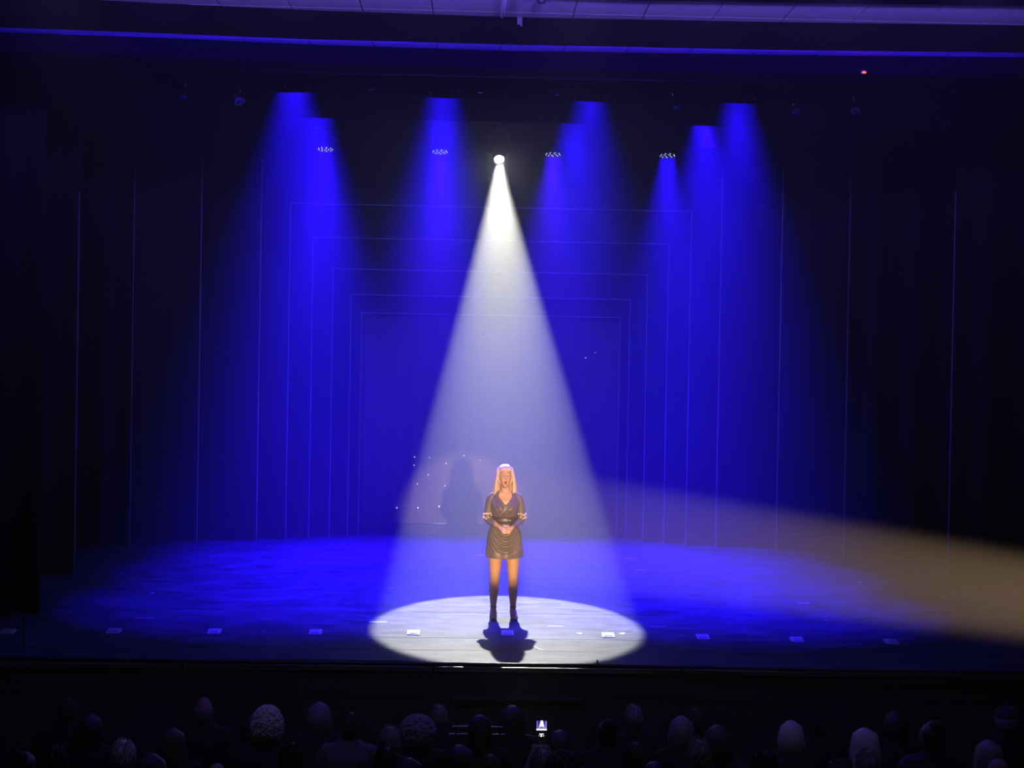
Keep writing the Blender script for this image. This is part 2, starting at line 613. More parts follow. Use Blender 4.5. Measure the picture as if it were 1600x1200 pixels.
# star cloth behind the innermost frame
xl = at_y(lefts[0], 660, FY[0]).x - 0.15
xr = at_y(rights[0], 660, FY[0]).x + 0.15
CY = 23.25
bm = bmesh.new()
N = 120
rings = []
for i in range(N + 1):
    x = xl + (xr - xl) * i / N
    y = 0.02 * math.sin(i * 0.9) + 0.012 * math.sin(i * 0.37 + 1)
    rings.append([Vector((x, CY + y, 0.01)), Vector((x, CY + y * 0.7, 2.2)), Vector((x, CY + y * 0.4, 4.4))])
loft(bm, rings, closed=False)
star = obj('star_cloth', bm, mat('dark_star_cloth', (0.16, 0.14, 0.145), 0.9, bump=0.2, scale=60, vary=0.2), smooth=True)
thicken(star, 0.006)
tag(star, 'dark star cloth hanging inside the innermost portal frame', 'backdrop')
sm = None
for (px, py, s) in [(648, 714, .8), (671, 715, .7), (647, 727, .8), (697, 724, 1), (725, 712, .9), (750, 719, .7), (669, 742, 1), (652, 756, .9),
                    (695, 759, .8), (620, 793.5, 1), (653, 793.5, 1.15), (686, 791.5, 1.25), (915, 559, .8), (930, 551, .5)]:
    p = at_y(px, py, CY - 0.04)
    if sm is None:
        bm = bmesh.new()
        ellipsoid(bm, (0, 0, 0), (0.009, 0.009, 0.009), nu=8, nv=6)
        o = obj('star_light', bm, M_STAR, star)
        sm = o.data
    else:
        o = bpy.data.objects.new('star_light', sm)
        COL.objects.link(o)
        o.parent = star
    o.location = p
    o.scale = (s, s, s)
p = at_y(754.5, 522.5, CY - 0.05)
bm = bmesh.new()
ellipsoid(bm, p, (0.016, 0.012, 0.016), nu=10, nv=8)
obj('cloth_button', bm, M_SHOE, star)

# low riser across the foot of the star cloth, with a short pale strip on its face
zr = 0.17
a, b = at_y(600, 850, 22.98), at_y(952, 850, 22.98)
bm = bmesh.new()
box(bm, a.x, b.x, 22.99, 23.18, 0.0, zr, 0.01)
riser = tag(obj('stage_riser', bm, M_PANEL), 'low dark riser at the foot of the star cloth', 'riser')
p = at_y(688, 829.5, 23.2)
bm = bmesh.new()
box(bm, p.x - 0.12, p.x + 0.12, 23.10, 23.16, zr - 0.002, zr + 0.016, 0.003)
tag(obj('lamp_batten', bm, M_LIT_EDGE_BATTEN), 'short pale batten lying on the low riser at the back', 'batten')


# ================================================================== SOFT GOODS
def leg_curtain(px, Y, side, width, label, lit_edge=True, py0=265, py1=900):
    """black leg hung beside the stage; its onstage edge is at px (mid height)"""
    xe = at_y(px, 600, Y).x
    b_ = bmesh.new()
    n = 60
    rr = []
    for i in range(n + 1):
        t = i / n
        x = side * width * t
        y = 0.05 * math.sin(t * 34) * smoothstep(0, 0.06, t) + 0.02 * math.sin(t * 71 + 2) * smoothstep(0, .06, t)
        rr.append([Vector((x, y * k, z)) for z, k in ((0.015, 1.15), (2.0, 1.0), (4.5, .9), (7.0, .7))])
    loft(b_, rr, closed=False)
    o = obj('leg_curtain', b_, M_BLACK, loc=(xe, Y, 0), smooth=True)
    thicken(o, 0.008)
    tag(o, label, 'curtain', 'black leg curtains in the wings')
    if lit_edge:  # pale strip in place of the light along the onstage edge
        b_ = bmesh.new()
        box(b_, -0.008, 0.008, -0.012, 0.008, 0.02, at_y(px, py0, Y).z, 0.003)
        obj('lit_edge_line', b_, M_LEG_LIT_EDGE, o)
    b_ = bmesh.new()
    box(b_, min(side * 0.0, side * width), max(0, side * width), -0.02, 0.02, 7.0, 7.06, 0.004)
    obj('top_batten', b_, M_STEEL, o)
    return o


leg_curtain(206, 20.9, -1, 3.2, 'black leg curtain on the left with its lit edge painted pale, next to the outermost frame')
leg_curtain(1323, 20.9, 1, 3.2, 'black leg curtain on the right with its lit edge painted pale, next to the outermost frame')
leg_curtain(120, 18.1, -1, 3.4, 'black leg curtain on the far left, second from the portal frames', py0=300)
leg_curtain(1487, 18.1, 1, 3.4, 'black leg curtain on the far right, second from the portal frames', py0=300)
leg_curtain(66, 15.2, -1, 3.4, 'plain black leg curtain on the left nearest the stage front', False)
leg_curtain(1600, 15.2, 1, 3.0, 'plain black leg curtain at the right frame edge nearest the stage front', False)


def border(Y, pts, label):
    """black border cloth across the stage; lower edge through the pixel points pts"""
    w = [at_y(px, py, Y) for px, py in pts]
    b_ = bmesh.new()
    rr = []
    n = 160
    for i in range(n + 1):
        x = -8.8 + 18.6 * i / n
        z = None
        for p, q_ in zip(w, w[1:]):
            if x <= q_.x or q_ is w[-1]:
                z = p.z + (q_.z - p.z) * (x - p.x) / (q_.x - p.x)
                break
        z = max(min(z, max(p.z for p in w) + .1), min(p.z for p in w) - .1)
        y = 0.03 * math.sin(i * 0.8)
        rr.append([Vector((x, Y + y, z)), Vector((x, Y + y * .8, z + 0.5)), Vector((x, Y + y * .4, 8.2))])
    loft(b_, rr, closed=False)
    o = obj('border_curtain', b_, M_BLACK, smooth=True)
    thicken(o, 0.008)
    tag(o, label, 'curtain', 'black border curtains above the stage')
    return o


border(15.95, [(0, 138), (460, 143.5), (692, 152.5), (922, 158.5), (1154, 162), (1600, 168)], 'black border curtain across the top of the stage, the front one')
border(18.4, [(0, 170), (497, 183.5), (690, 188.5), (898, 193), (1101, 196.5), (1600, 205)], 'black border curtain across the top, hung behind the front one')


# ================================================================== LAMPS
def spot_light(name, parent, loc, direction, power, color, size, blend, radius):
    d = bpy.data.lights.new(name, 'SPOT')
    d.energy = power
    d.color = color
    d.spot_size = size
    d.spot_blend = blend
    d.shadow_soft_size = radius
    o = bpy.data.objects.new(name, d)
    COL.objects.link(o)
    o.parent = parent
    o.location = loc
    o.rotation_euler = Vector(direction).to_track_quat('-Z', 'Y').to_euler()
    return o


def pipe(Y, z, label):
    b_ = bmesh.new()
    chain(b_, [(-8, Y, z), (0, Y, z), (9, Y, z)], [0.024] * 3, 12)
    for x in (-6, -3, 0, 3, 6):
        chain(b_, [(x + .4, Y, z), (x + .4, Y, 8.55)], [0.004] * 2, 6)
    return tag(obj('lighting_pipe', b_, M_STEEL, smooth=True), label, 'pipe', 'lighting pipes above the stage')


def wash_lamp_meshes():
    P = {}
    b_ = bmesh.new()
    lathe(b_, [(0.128, 0.012), (0.140, 0.0), (0.146, 0.02), (0.146, 0.05), (0.132, 0.07), (0.125, 0.14), (0.10, 0.20), (0.05, 0.225), (0.02, 0.228)], 28)
    P['head'] = b_
    b_ = bmesh.new()
    lathe(b_, [(0.01, 0.008), (0.09, 0.008), (0.126, 0.010), (0.126, 0.016), (0.01, 0.016)], 28)
    P['lens'] = b_
    b_ = bmesh.new()
    for n, r, ph in ((9, 0.106, 0.1), (4, 0.05, 0.3)):
        for k in range(n):
            a_ = 2 * PI * k / n + ph
            ellipsoid(b_, (r * math.cos(a_), r * math.sin(a_), 0.006), (0.0058, 0.0058, 0.004), nu=8, nv=5)
    P['led_cluster'] = b_
    b_ = bmesh.new()
    for s in (-1, 1):
        chain(b_, [(s * 0.155, 0, 0.10), (s * 0.175, 0, 0.13), (s * 0.178, 0, 0.28), (s * 0.13, 0, 0.325), (0, 0, 0.335)], [(0.03, 0.014)] * 5, 10)
    P['yoke'] = b_
    b_ = bmesh.new()
    box(b_, -0.13, 0.13, -0.10, 0.10, 0.335, 0.42, 0.014)
    P['base'] = b_
    b_ = bmesh.new()
    box(b_, -0.03, 0.03, -0.02, 0.02, 0.42, 0.50, 0.005)
    chain(b_, [(-0.03, 0, 0.52), (0.03, 0, 0.52)], [0.036, 0.036], 12)
    P['clamp'] = b_
    return P


WASH = {k: None for k in ('head', 'lens', 'led_cluster', 'yoke', 'base', 'clamp')}
WMAT = {'head': M_LAMP, 'lens': M_LENS_OFF, 'led_cluster': M_LED, 'yoke': M_LAMP, 'base': M_LAMP, 'clamp': M_LAMP}
for k, b_ in wash_lamp_meshes().items():
    me = bpy.data.meshes.new(k)
    bmesh.ops.recalc_face_normals(b_, faces=b_.faces)
    b_.to_mesh(me)
    b_.free()
    me.materials.append(WMAT[k])
    me.polygons.foreach_set('use_smooth', [k not in ('base',)] * len(me.polygons))
    WASH[k] = me


def wash_lamp(px, py, Y, row, label, tilt=0.0, power=1.0, color=BLUE, size=46, z=None):
    p = at_y(px, py, Y)
    if z is not None:
        p.z = z
    t = thing('wash_lamp', label, 'stage lamp', p, (0, 0, 0), 'blue wash lamps above the stage')
    for k, me in WASH.items():
        o = bpy.data.objects.new(k, me)
        COL.objects.link(o)
        o.parent = t
        if k == 'led_cluster':
            o['kind'] = 'stuff'
        if k in ('head', 'lens', 'led_cluster'):
            o.rotation_euler = (-tilt, 0, 0)
    d = bpy.data.lights.new('wash_light', 'AREA')      # the lamp's lens: a disc of light with a narrow spread
    d.shape = 'DISK'
    d.size = 0.25
    d.spread = R(size)
    d.energy = BLUE_W[row] * power
    d.color = color
    o = bpy.data.objects.new('wash_light', d)
    COL.objects.link(o)
    o.parent = t
    o.location = (0, -.012 * (tilt > 0), -0.03)
    o.rotation_euler = (-tilt * .4, 0, 0)
    return t


pos = ['first', 'second', 'third', 'fourth']
zA = at_y(807, 140, 16.4).z + 0.24
zB = at_y(796, 185, 18.85).z + 0.24
BLUE_P = (0.035, 0.001, 1.0)
for i, px in enumerate((460.5, 692.5, 922.5, 1154)):
    wash_lamp(px, 140, 16.4, 'front', '%s from the left of the blue wash lamps behind the front border' % pos[i], z=zA + (1.5 - i) * 0.045,
              power=(1, .8, .75, 1)[i])
for i, px in enumerate((498, 690, 895, 1101)):
    wash_lamp(px, 180, 18.85, 'middle', '%s from the left of the blue wash lamps behind the second border' % pos[i], z=zB + (1.5 - i) * 0.02,
              power=(1.1, .9, .8, 1.1)[i])
for i, (px, py) in enumerate(((508.5, 234), (687.5, 238), (864, 242), (1043, 244))):
    wash_lamp(px, py, 21.2, 'rear', '%s from the left of the blue lamps with visible LED dots' % pos[i], tilt=R(8),
              power=(1.0, .8, .8, 1.0)[i], color=BLUE if i in (0, 3) else BLUE_P)
pipe(16.4, zA + 0.54, 'dark lighting pipe hidden behind the front border')
pipe(18.85, zB + 0.52, 'dark lighting pipe hidden behind the second border')
ZC = at_y(775, 240, 21.2).z
pipe(21.2, ZC + 0.52, 'dark lighting pipe carrying the rear row and the white spotlight')

# the white spotlight
SP = at_y(780, 249, 21.15)
far_d = (at_z(790, 931, 0) - SP).normalized()
near_d = (at_z(790, 1045, 0) - SP).normalized()
sdir = (far_d + near_d).normalized()
SPOT_ANGLE = far_d.angle(near_d)
t = thing('spotlight', 'bright white spotlight at the apex of the cone in the middle of the rear pipe', 'stage lamp', SP)
rot = sdir.to_track_quat('-Z', 'Y').to_euler()
b_ = bmesh.new()
lathe(b_, [(0.075, 0.0), (0.088, -0.02), (0.092, 0.02), (0.092, 0.12), (0.11, 0.15), (0.11, 0.32), (0.08, 0.38), (0.02, 0.39)], 28)
o = obj('head', b_, M_LAMP, t, smooth=True)
o.rotation_euler = rot
b_ = bmesh.new()
prof = [(0.004, -0.022), (0.04, -0.019), (0.066, -0.008), (0.074, 0.004), (0.01, 0.008)]
lathe(b_, prof, 24)
o = obj('lens', b_, M_LENS_ON, t, smooth=True)
o.rotation_euler = rot
b_ = bmesh.new()
for s in (-1, 1):
    chain(b_, [(s * 0.12, 0.15, 0.13), (s * 0.145, 0.15, 0.2), (s * 0.145, 0.12, 0.36), (s * 0.1, 0.08, 0.42), (0, 0.06, 0.43)], [(0.025, 0.012)] * 5, 10)
obj('yoke', b_, M_LAMP, t, smooth=True)
b_ = bmesh.new()
box(b_, -0.11, 0.11, -0.04, 0.16, 0.43, 0.50, 0.012)
obj('base', b_, M_LAMP, t)
b_ = bmesh.new()
chain(b_, [(-0.03, 0.05, 0.52), (0.03, 0.05, 0.52)], [0.036, 0.036], 12)
obj('clamp', b_, M_GLINT, t, smooth=True)
spot_light('spot_beam', t, sdir * 0.06, sdir, WHITE_W, (1.0, 1.0, 0.91), SPOT_ANGLE * 1.02, 0.10, 0.055)
spot_light('spot_stray', t, sdir * 0.05, sdir, 45.0, (0.9, 0.95, 1.0), R(150), 1.0, 0.05)

# the follow spot stands in the hall to the right of the camera, outside the picture
PERF = at_z(786, 966, 0)
FL = Vector((1.34, 1.0, CAM_H - 0.28))
ftarget = Vector((PERF.x + 0.02, PERF.y, 1.06))
fl = spot_light('follow_spot', None, FL, ftarget - FL, FOLLOW_W, WARM, R(5.9), 0.45, 0.02)

for k in range(9):  # added lamps without fixtures, put in to turn the tiles purple
    lo = Vector((-3.2 + k * 0.95, 9.3, CZ - 0.24))
    spot_light('added_ceiling_fill', None, lo, Vector((lo.x, 12.3, CZ + 0.06)) - lo, CEILING_FILL_W * (1 - abs(k - 4.6) * .07), (0.20, 0.11, 1.0), R(100), 1.0, 0.05)
for sx in (-2.6, 0.6, 3.8):  # added fill over the stalls, faint light on heads and stage front
    lo = Vector((sx, 8.6, 5.35))
    spot_light('added_stalls_fill', None, lo, Vector((sx, 11.6, -0.8)) - lo, 42, (0.5, 0.45, 1.0), R(70), 1.0, 0.1)
hd = at_y(418, 1099, 11.0)
lo = Vector((hd.x, 8.6, 5.35))
spot_light('added_head_fill', None, lo, hd - lo, 60, (0.3, 0.2, 1.0), R(14), 1.0, 0.05)  # added fill aimed at the back of one white-haired head

# small lamps on the hall bar, dark except for stray light
ZP = at_y(800, 118, 14.6).z
pipe(14.6, ZP, 'dark lighting pipe in front of the borders, carrying the unlit profile lamps')


def profile_lamp(px, py, tilt_deg, length, r, label, m, Y=14.5):
    p = at_y(px, py, Y)
    t = thing('profile_lamp', label, 'stage lamp', p, (0, 0, 0), 'unlit profile lamps on the front pipe')
    b_ = bmesh.new()
    lathe(b_, [(r * .8, -length * .5), (r * 1.05, -length * .48), (r, -length * .3), (r * .8, 0), (r * 1.25, length * .1), (r * 1.25, length * .36), (r * .7, length * .5)], 18)
    o = obj('barrel', b_, m, t, smooth=True)
    o.rotation_euler = (R(-25), R(tilt_deg), 0)
    b_ = bmesh.new()
    for s in (-1, 1):
        chain(b_, [(s * r * 1.5, 0, 0), (s * r * 1.5, 0, length * .5), (0, 0, length * .62), (0, .1, max(length * .66, ZP - p.z))], [0.008] * 4, 8)
    obj('yoke', b_, M_LAMP, t, smooth=True)
    b_ = bmesh.new()
    lathe(b_, [(r * .3, -length * .5 - .004), (r * .75, -length * .5), (r * .75, -length * .47), (r * .3, -length * .47)], 18)
    o = obj('lens', b_, M_LENS_OFF, t, smooth=True)
    o.rotation_euler = (R(-25), R(tilt_deg), 0)
    return t


M_PL1 = mat('grey_lamp_barrel', (0.16, 0.15, 0.18), 0.5, vary=0.15, scale=20)
M_PL2 = mat('dark_lamp_barrel', (0.06, 0.055, 0.07), 0.5, vary=0.15, scale=20)
profile_lamp(283, 136, -14, .26, .045, 'dim profile lamp hanging furthest left on the front pipe', M_PL2)
profile_lamp(369, 145, -25, .26, .05, 'grey profile lamp leaning sideways, second from the left on the front pipe', M_PL1)
profile_lamp(1058, 149, 0, .30, .045, 'dim upright profile lamp between the two right-hand pairs of blue beams', M_PL2)
profile_lamp(1246, 165, 12, .18, .045, 'dark profile lamp to the right of the last blue beam', M_PL2)
profile_lamp(1340, 158, 16, .30, .045, 'grey profile lamp under the red indicator light', M_PL1)


def small_box_lamp(px, py, s, label, Y=14.5):
    p = at_y(px, py, Y)
    b_ = bmesh.new()
    box(b_, -s, s, -s * .7, s * .7, -s * .7, s * .7, s * .2)
    o = obj('box_lamp', b_, M_GLINT, loc=p)
    tag(o, label, 'stage lamp', 'small box lamps on the front pipe')
    b_ = bmesh.new()
    chain(b_, [(0, 0, s * .6), (0, 0.03, s * 2), (0, .1, ZP - p.z)], [s * .2, s * .2, s * .2], 8)
    obj('hanger', b_, M_LAMP, o, smooth=True)
    b_ = bmesh.new()
    box(b_, -s * .6, s * .6, -s * .75, -s * .6, -s * .4, s * .4, s * .1)
    obj('face_plate', b_, M_LENS_OFF, o)
    return o


small_box_lamp(580.5, 137.5, .026, 'small box lamp on the front pipe between the first two blue beams')
small_box_lamp(750.5, 142.5, .024, 'small box lamp on the front pipe above left of the white spotlight')
small_box_lamp(790, 149.5, .012, 'tiny box lamp on the front pipe just above the white spotlight')
small_box_lamp(833.5, 150.5, .012, 'tiny box lamp on the front pipe right of the white spotlight')
small_box_lamp(871.5, 146, .024, 'small box lamp on the front pipe left of the third blue beam')
for (px, py, sgn, lb) in ((442, 131, 1, 'left of the first blue beam'), (484, 132, -1, 'right of the first blue beam'), (670, 141, 1, 'left of the second blue beam'),
                          (716, 142, 1, 'right of the second blue beam'), (901, 147.5, -1, 'left of the third blue beam'), (944, 147.5, 1, 'right of the third blue beam'),
                          (1177, 151, 1, 'right of the fourth blue beam')):
    p = at_y(px, py, 15.90)  # small bright shape standing in for a highlight on a lamp yoke
    b_ = bmesh.new()
    chain(b_, [(-.012 * sgn, 0, .03), (0, -.005, .0), (.016 * sgn, 0, -.022)], [.006, .007, .005], 8)
    chain(b_, [(0, 0, 0), (0, .08, .01)], [.005, .005], 8)
    lathe(b_, [(0.009, -.034), (0.014, -.03), (.014, -.022), (.006, -.018)], 10, (.016 * sgn, 0, 0))
    o = obj('yoke_glint', b_, M_GLINT, loc=p, smooth=True)
    tag(o, 'bright lamp yoke glint modelled at the front border, %s' % lb, 'glint', 'lamp yoke glints at the front border')

wy = min(low2, key=lambda q_: abs(q_.x - 3.1)).y
p = at_y(1350, 115.5, wy - 0.06)
p.z = max(p.z, 5.49)
b_ = bmesh.new()
ellipsoid(b_, (0, 0, 0), (0.02, 0.015, 0.010), nu=12, nv=8)
o = obj('indicator_light', b_, M_RED, loc=p, smooth=True)
tag(o, 'small red indicator light glowing in the dark at the top right', 'light')
b_ = bmesh.new()
box(b_, -.03, .03, .008, .075, -.012, .03, .006)
obj('housing', b_, M_LAMP, o)

# ================================================================== THINGS ON THE STAGE FLOOR
b_ = bmesh.new()
rr = []
for y, z in ((-.075, .004), (-.07, .010), (.03, .026), (.07, .028), (.075, .022)):
    rr.append([Vector((-.062, y, z)), Vector((.062, y, z))])
vv = [[b_.verts.new(p) for p in r_] for r_ in rr]
bt = [[b_.verts.new((p.co.x, p.co.y, 0.0)) for p in r_] for r_ in vv]
for i in range(len(vv) - 1):
    b_.faces.new((vv[i][0], vv[i][1], vv[i + 1][1], vv[i + 1][0]))
    b_.faces.new((bt[i][0], bt[i + 1][0], bt[i + 1][1], bt[i][1]))
    b_.faces.new((vv[i][0], vv[i + 1][0], bt[i + 1][0], bt[i][0]))
    b_.faces.new((vv[i][1], bt[i][1], bt[i + 1][1], vv[i + 1][1]))
b_.faces.new((vv[0][0], bt[0][0], bt[0][1], vv[0][1]))
b_.faces.new((vv[-1][0], vv[-1][1], bt[-1][1], bt[-1][0]))
mic0 = obj('floor_microphone', b_, M_MIC)
b_ = bmesh.new()
box(b_, -.045, .045, -.055, .02, .012, .0245, .003)
for v in b_.verts:
    v.co.z += (v.co.y + 0.02) * 0.16
g = obj('grille', b_, M_MICG, mic0)
b_ = bmesh.new()
chain(b_, [(0, .07, .012), (0, .12, .006)], [.006, .005], 8)
obj('cable_tail', b_, M_CABLE, mic0, smooth=True)
where = ['at the far left edge of the stage', 'second from the left, in the dark', 'left of the blue pool, third from the left', 'just left of the white pool',
         'inside the white pool on its left', 'lying in the singer\'s shadow', 'inside the white pool on its right',
         'first to the right of the white pool', 'second to the right of the white pool', 'furthest right along the stage front']
for i, (px, py) in enumerate([(12, 987.5), (178, 987), (335, 987.5), (493, 988.5), (646, 989.5), (793, 990), (950, 993.5), (1098, 996), (1245, 1000), (1393, 1003.5)]):
    p = at_z(px, py + 1, 0)
    m_ = mic0 if i == 0 else dup(mic0)
    m_.location = p
    tag(m_, 'pale flat floor microphone plate %s' % where[i], 'microphone', 'floor microphones along the stage front')


def tape(px, py, l, w, ang, label, rootname='tape_strip', m=M_TAPE):
    p = at_z(px, py, 0)
    b_ = bmesh.new()
    n = 6
    rr_ = []
    for i in range(n + 1):
        x = (i / n - .5) * l
        zz = .002 + .004 * abs(i / n - .5)
        rr_.append([Vector((x, -w / 2, 0.0005)), Vector((x, -w / 2, zz)), Vector((x, w / 2, zz)), Vector((x, w / 2, .0005))])
    loft(b_, rr_, cap=True)
    o = obj(rootname, b_, m, loc=p)
    o.rotation_euler = (0, 0, R(ang))
    tag(o, label, 'tape', 'tape marks on the stage floor')
    return o


tape(1256, 942.5, .125, .045, 0, 'bright white tape strip on the dark floor right of the white pool')
tape(1343, 910, .05, .05, 25, 'tiny white tape scrap on the floor at the right under the warm beam')
tape(1291, 969, .03, .03, 0, 'tiny pale speck of tape between the bright strip and the floor microphones')
tape(238, 927, .03, .06, 0, 'tiny pale speck of tape in the left blue pool')
tape(412, 986.5, .02, .03, 0, 'tiny pale speck of tape between the third and fourth floor microphones')
tape(611, 919, .07, .03, 0, 'short tape scrap on the blue floor behind the white pool')
tape(838, 1012, .30, .012, 112, 'thin grey tape line beside the head of the singer\'s shadow', m=M_MICG)
tape(972, 990, .06, .05, 20, 'small torn white tape scrap next to the right floor microphone in the white pool')
tape(590, 972, .20, .03, 4, 'long pale tape strip at the left rim of the white pool')
tape(868, 979, .16, .02, 0, 'pale tape strip in the white pool right of the singer\'s shadow')
tape(905, 990, .05, .04, 0, 'small tape scrap in the white pool beside the right floor microphone')
tape(985, 873, .18, .06, 0, 'faint tape strip on the blue floor behind the white pool', m=M_MICG)
tape(1000, 891, .16, .06, 8, 'faint tape strip on the blue floor right of the singer', m=M_MICG)
tape(226, 966, .22, .03, 0, 'faint tape strip in the left blue pool near the floor microphones', m=M_MICG)
tape(1028, 979, .18, .03, 0, 'faint tape strip just right of the white pool', m=M_MICG)
tape(752, 867.5, .16, .05, 0, 'short white tape strip on the floor behind the singer')
tape(508, 975, .22, .02, -2, 'faint tape strip left of the white pool', m=M_MICG)
tape(1300, 964, .02, .02, 0, 'pinpoint of tape right of the bright white strip')


def cable(pts, r, label):
    b_ = bmesh.new()
    w = [at_z(x, y, r) for x, y in pts]
    chain(b_, w, [r] * len(w), 8)
    return tag(obj('stage_cable', b_, M_CABLE, smooth=True), label, 'cable', 'cables along the stage edge')


cable([(330, 1031.5), (420, 1031.2), (500, 1032), (575, 1033), (620, 1033.4), (655, 1035.5), (690, 1037)], .011, 'black cable curving along the left stage front to the white pool')
cable([(-60, 1027), (200, 1031), (500, 1035.5), (640, 1037), (780, 1038.3), (900, 1039.5), (1000, 1041), (1200, 1045.5), (1400, 1049), (1650, 1052)], .016, 'long black cable lying along the whole stage edge')
cable([(725, 1036.8), (745, 1036.4), (760, 1037.2), (800, 1038.4)], .012, 'short loose end of black cable below the singer\'s shadow')
p = at_z(934, 1040, 0)
b_ = bmesh.new()
box(b_, -.035, .035, -.02, .02, 0, .022, .006)
chain(b_, [(0, 0, .015), (-.006, 0, .05)], [.011, .006], 8)
tag(obj('cable_clip', b_, M_CABLE, loc=p), 'small black clip on the stage edge right of the white pool', 'clip')
# low handrail at the far left of the stage front
a, b = at_y(-6, 932, 14.2), at_y(38, 966, 13.6)
b_ = bmesh.new()
chain(b_, [a, (a + b) / 2, b], [.012] * 3, 10)
hr = tag(obj('handrail', b_, M_STEEL, smooth=True), 'thin sloping handrail at the far left of the stage', 'handrail')
b_ = bmesh.new()
chain(b_, [b, Vector((b.x, b.y, 0))], [.012] * 2, 10)
obj('post', b_, M_STEEL, hr, smooth=True)
b_ = bmesh.new()
chain(b_, [a, Vector((a.x, a.y, 0))], [.012] * 2, 10)
obj('post', b_, M_STEEL, hr, smooth=True)


# ================================================================== PERFORMER
def build_performer():
    """faces -Y; origin on the floor between the feet"""
    b_ = bmesh.new()
    # torso
    chain(b_, [(0, 0.01, .80), (0, 0.012, .88), (0, .008, .97), (0, 0, 1.09), (0, -.004, 1.19), (0, .002, 1.28), (0, .012, 1.345)],
          [(.160, .10), (.172, .112), (.160, .105), (.118, .085), (.138, .10), (.150, .10), (.120, .07)], 20)
    for s in (-1, 1):
        # shoulder and arm
        chain(b_, [(s * .08, .015, 1.355), (s * .140, .012, 1.335), (s * .160, .018, 1.27), (s * .178, .03, 1.18), (s * .188, .035, 1.09)],
              [.034, .040, .037, .035, .033], 14)
        wr = Vector((s * .058, -.165, 1.005 if s > 0 else 1.015))
        el = Vector((s * .188, .035, 1.09))
        chain(b_, [el, el.lerp(wr, .3), el.lerp(wr, .7), wr], [.038, .037, .028, .022], 14)
        # leg
        xo = .108
        chain(b_, [(s * .088, .012, .84), (s * .095, .008, .70), (s * .098, .0, .58), (s * .100, -.004, .475), (s * .104, .010, .40), (s * .106, .022, .32),
                   (s * xo, .018, .20), (s * xo, .018, .125), (s * xo, .010, .095)],
              [.094, .083, .068, .055, .054, .055, .040, .031, .033], 16)
        # foot on a high heel
        chain(b_, [(s * xo, .035, .095), (s * xo, -.03, .075), (s * (xo + .006), -.09, .035), (s * (xo + .010), -.135, .022)],
              [(.030, .032), (.034, .030), (.038, .020), (.030, .014)], 14, flat=Vector((0, 0, 1)))
        # hand clasped in front of the waist
        fw = Vector((s * .022, -.195, .985 if s > 0 else .98))
        chain(b_, [wr, wr.lerp(fw, .45), fw], [(.024, .018), (.032, .018), (.036, .017)], 14, flat=Vector((0, -1, .4)))
        for j in range(4):
            up = .024 - j * .016
            ln = (.9, 1.0, .95, .78)[j]
            k0 = fw + Vector((s * -.004, -.004, up))
            if s > 0:      # outer hand: fingers fold over the other hand
                pts = [k0 + Vector((.006, 0, 0)), k0 + Vector((-.028 * ln, -.024, .002)), k0 + Vector((-.058 * ln, -.022, -.002)), k0 + Vector((-.074 * ln, -.004, -.006))]
            else:          # inner hand: fingers curl behind the outer palm
                pts = [k0 + Vector((-.006, .006, 0)), k0 + Vector((.030 * ln, .010, -.002)), k0 + Vector((.056 * ln, .012, -.006)), k0 + Vector((.064 * ln, -.006, -.010))]
            chain(b_, pts, [.0092, .0088, .0080, .0068], 8)
        t0 = wr.lerp(fw, .45) + Vector((0, -.006, .022))
        chain(b_, [t0, t0 + Vector((-s * .020, -.020, .018)), t0 + Vector((-s * .046, -.024, .014))], [.0115, .010, .008], 8)
    # neck
    tilt = Matrix.Rotation(R(-13), 3, 'X')
    hc = Vector((-.004, -.018, 1.555))
    chain(b_, [(0, .018, 1.32), (0, .012, 1.40), (-.002, .004, 1.475)], [.064, .051, .050], 16)

    def face(d, p):
        lo = max(0.0, -d.z)
        p = p.copy()
        p.x *= 1 - .30 * lo ** 1.4
        if d.y < 0:
            p.y *= 1 + .05 * lo
            x, z = p.x, p.z

            def gs(x0, z0, sx, sz, amp):
                p.y += -amp * math.exp(-((x - x0) / sx) ** 2 - ((z - z0) / sz) ** 2)
            gs(0, -.012, .011, .022, .014)           # nose bridge
            gs(0, -.026, .014, .010, .014)           # nose tip
            for s_ in (-1, 1):
                gs(s_ * .031, .010, .018, .012, -.010)   # eye sockets
                gs(s_ * .030, .027, .020, .008, .004)    # brows
                gs(s_ * .040, -.022, .022, .018, .005)   # cheeks
            gs(0, -.070, .026, .031, .008)           # mouth mound
            gs(0, -.070, .0155, .023, -.042)         # open mouth
            gs(0, -.112, .022, .014, .010)           # chin
        return p
    ellipsoid(b_, hc, (.072, .090, .126), tilt.to_4x4(), 64, 48, face)
    for s in (-1, 1):
        ellipsoid(b_, hc + tilt @ Vector((s * .070, .012, -.008)), (.010, .022, .032))
    me = solid_remesh(b_, .0048, 3)
    body = obj('person', me, [M_SKIN, M_MOUTH, M_LIPS, M_TIGHTS], smooth=True)
    inv = tilt.inverted()
    for f in me.polygons:
        c = f.center
        q_ = inv @ (c - hc)
        i = 0
        if c.z < .80:
            i = 3
        elif q_.y < -.03:
            e = (q_.x / .0150) ** 2 + ((q_.z + .070) / .0235) ** 2
            if e < 1.0:
                i = 1
            elif e < 1.65:
                i = 2
        f.material_index = i
    # teeth, lashes, brows
    b_ = bmesh.new()
    chain(b_, [hc + tilt @ Vector((x, -.078 + abs(x) * .5, -.0535)) for x in (-.010, -.004, .004, .010)], [(.004, .0045)] * 4, 8)
    obj('teeth', b_, M_TEETH, body, smooth=True)
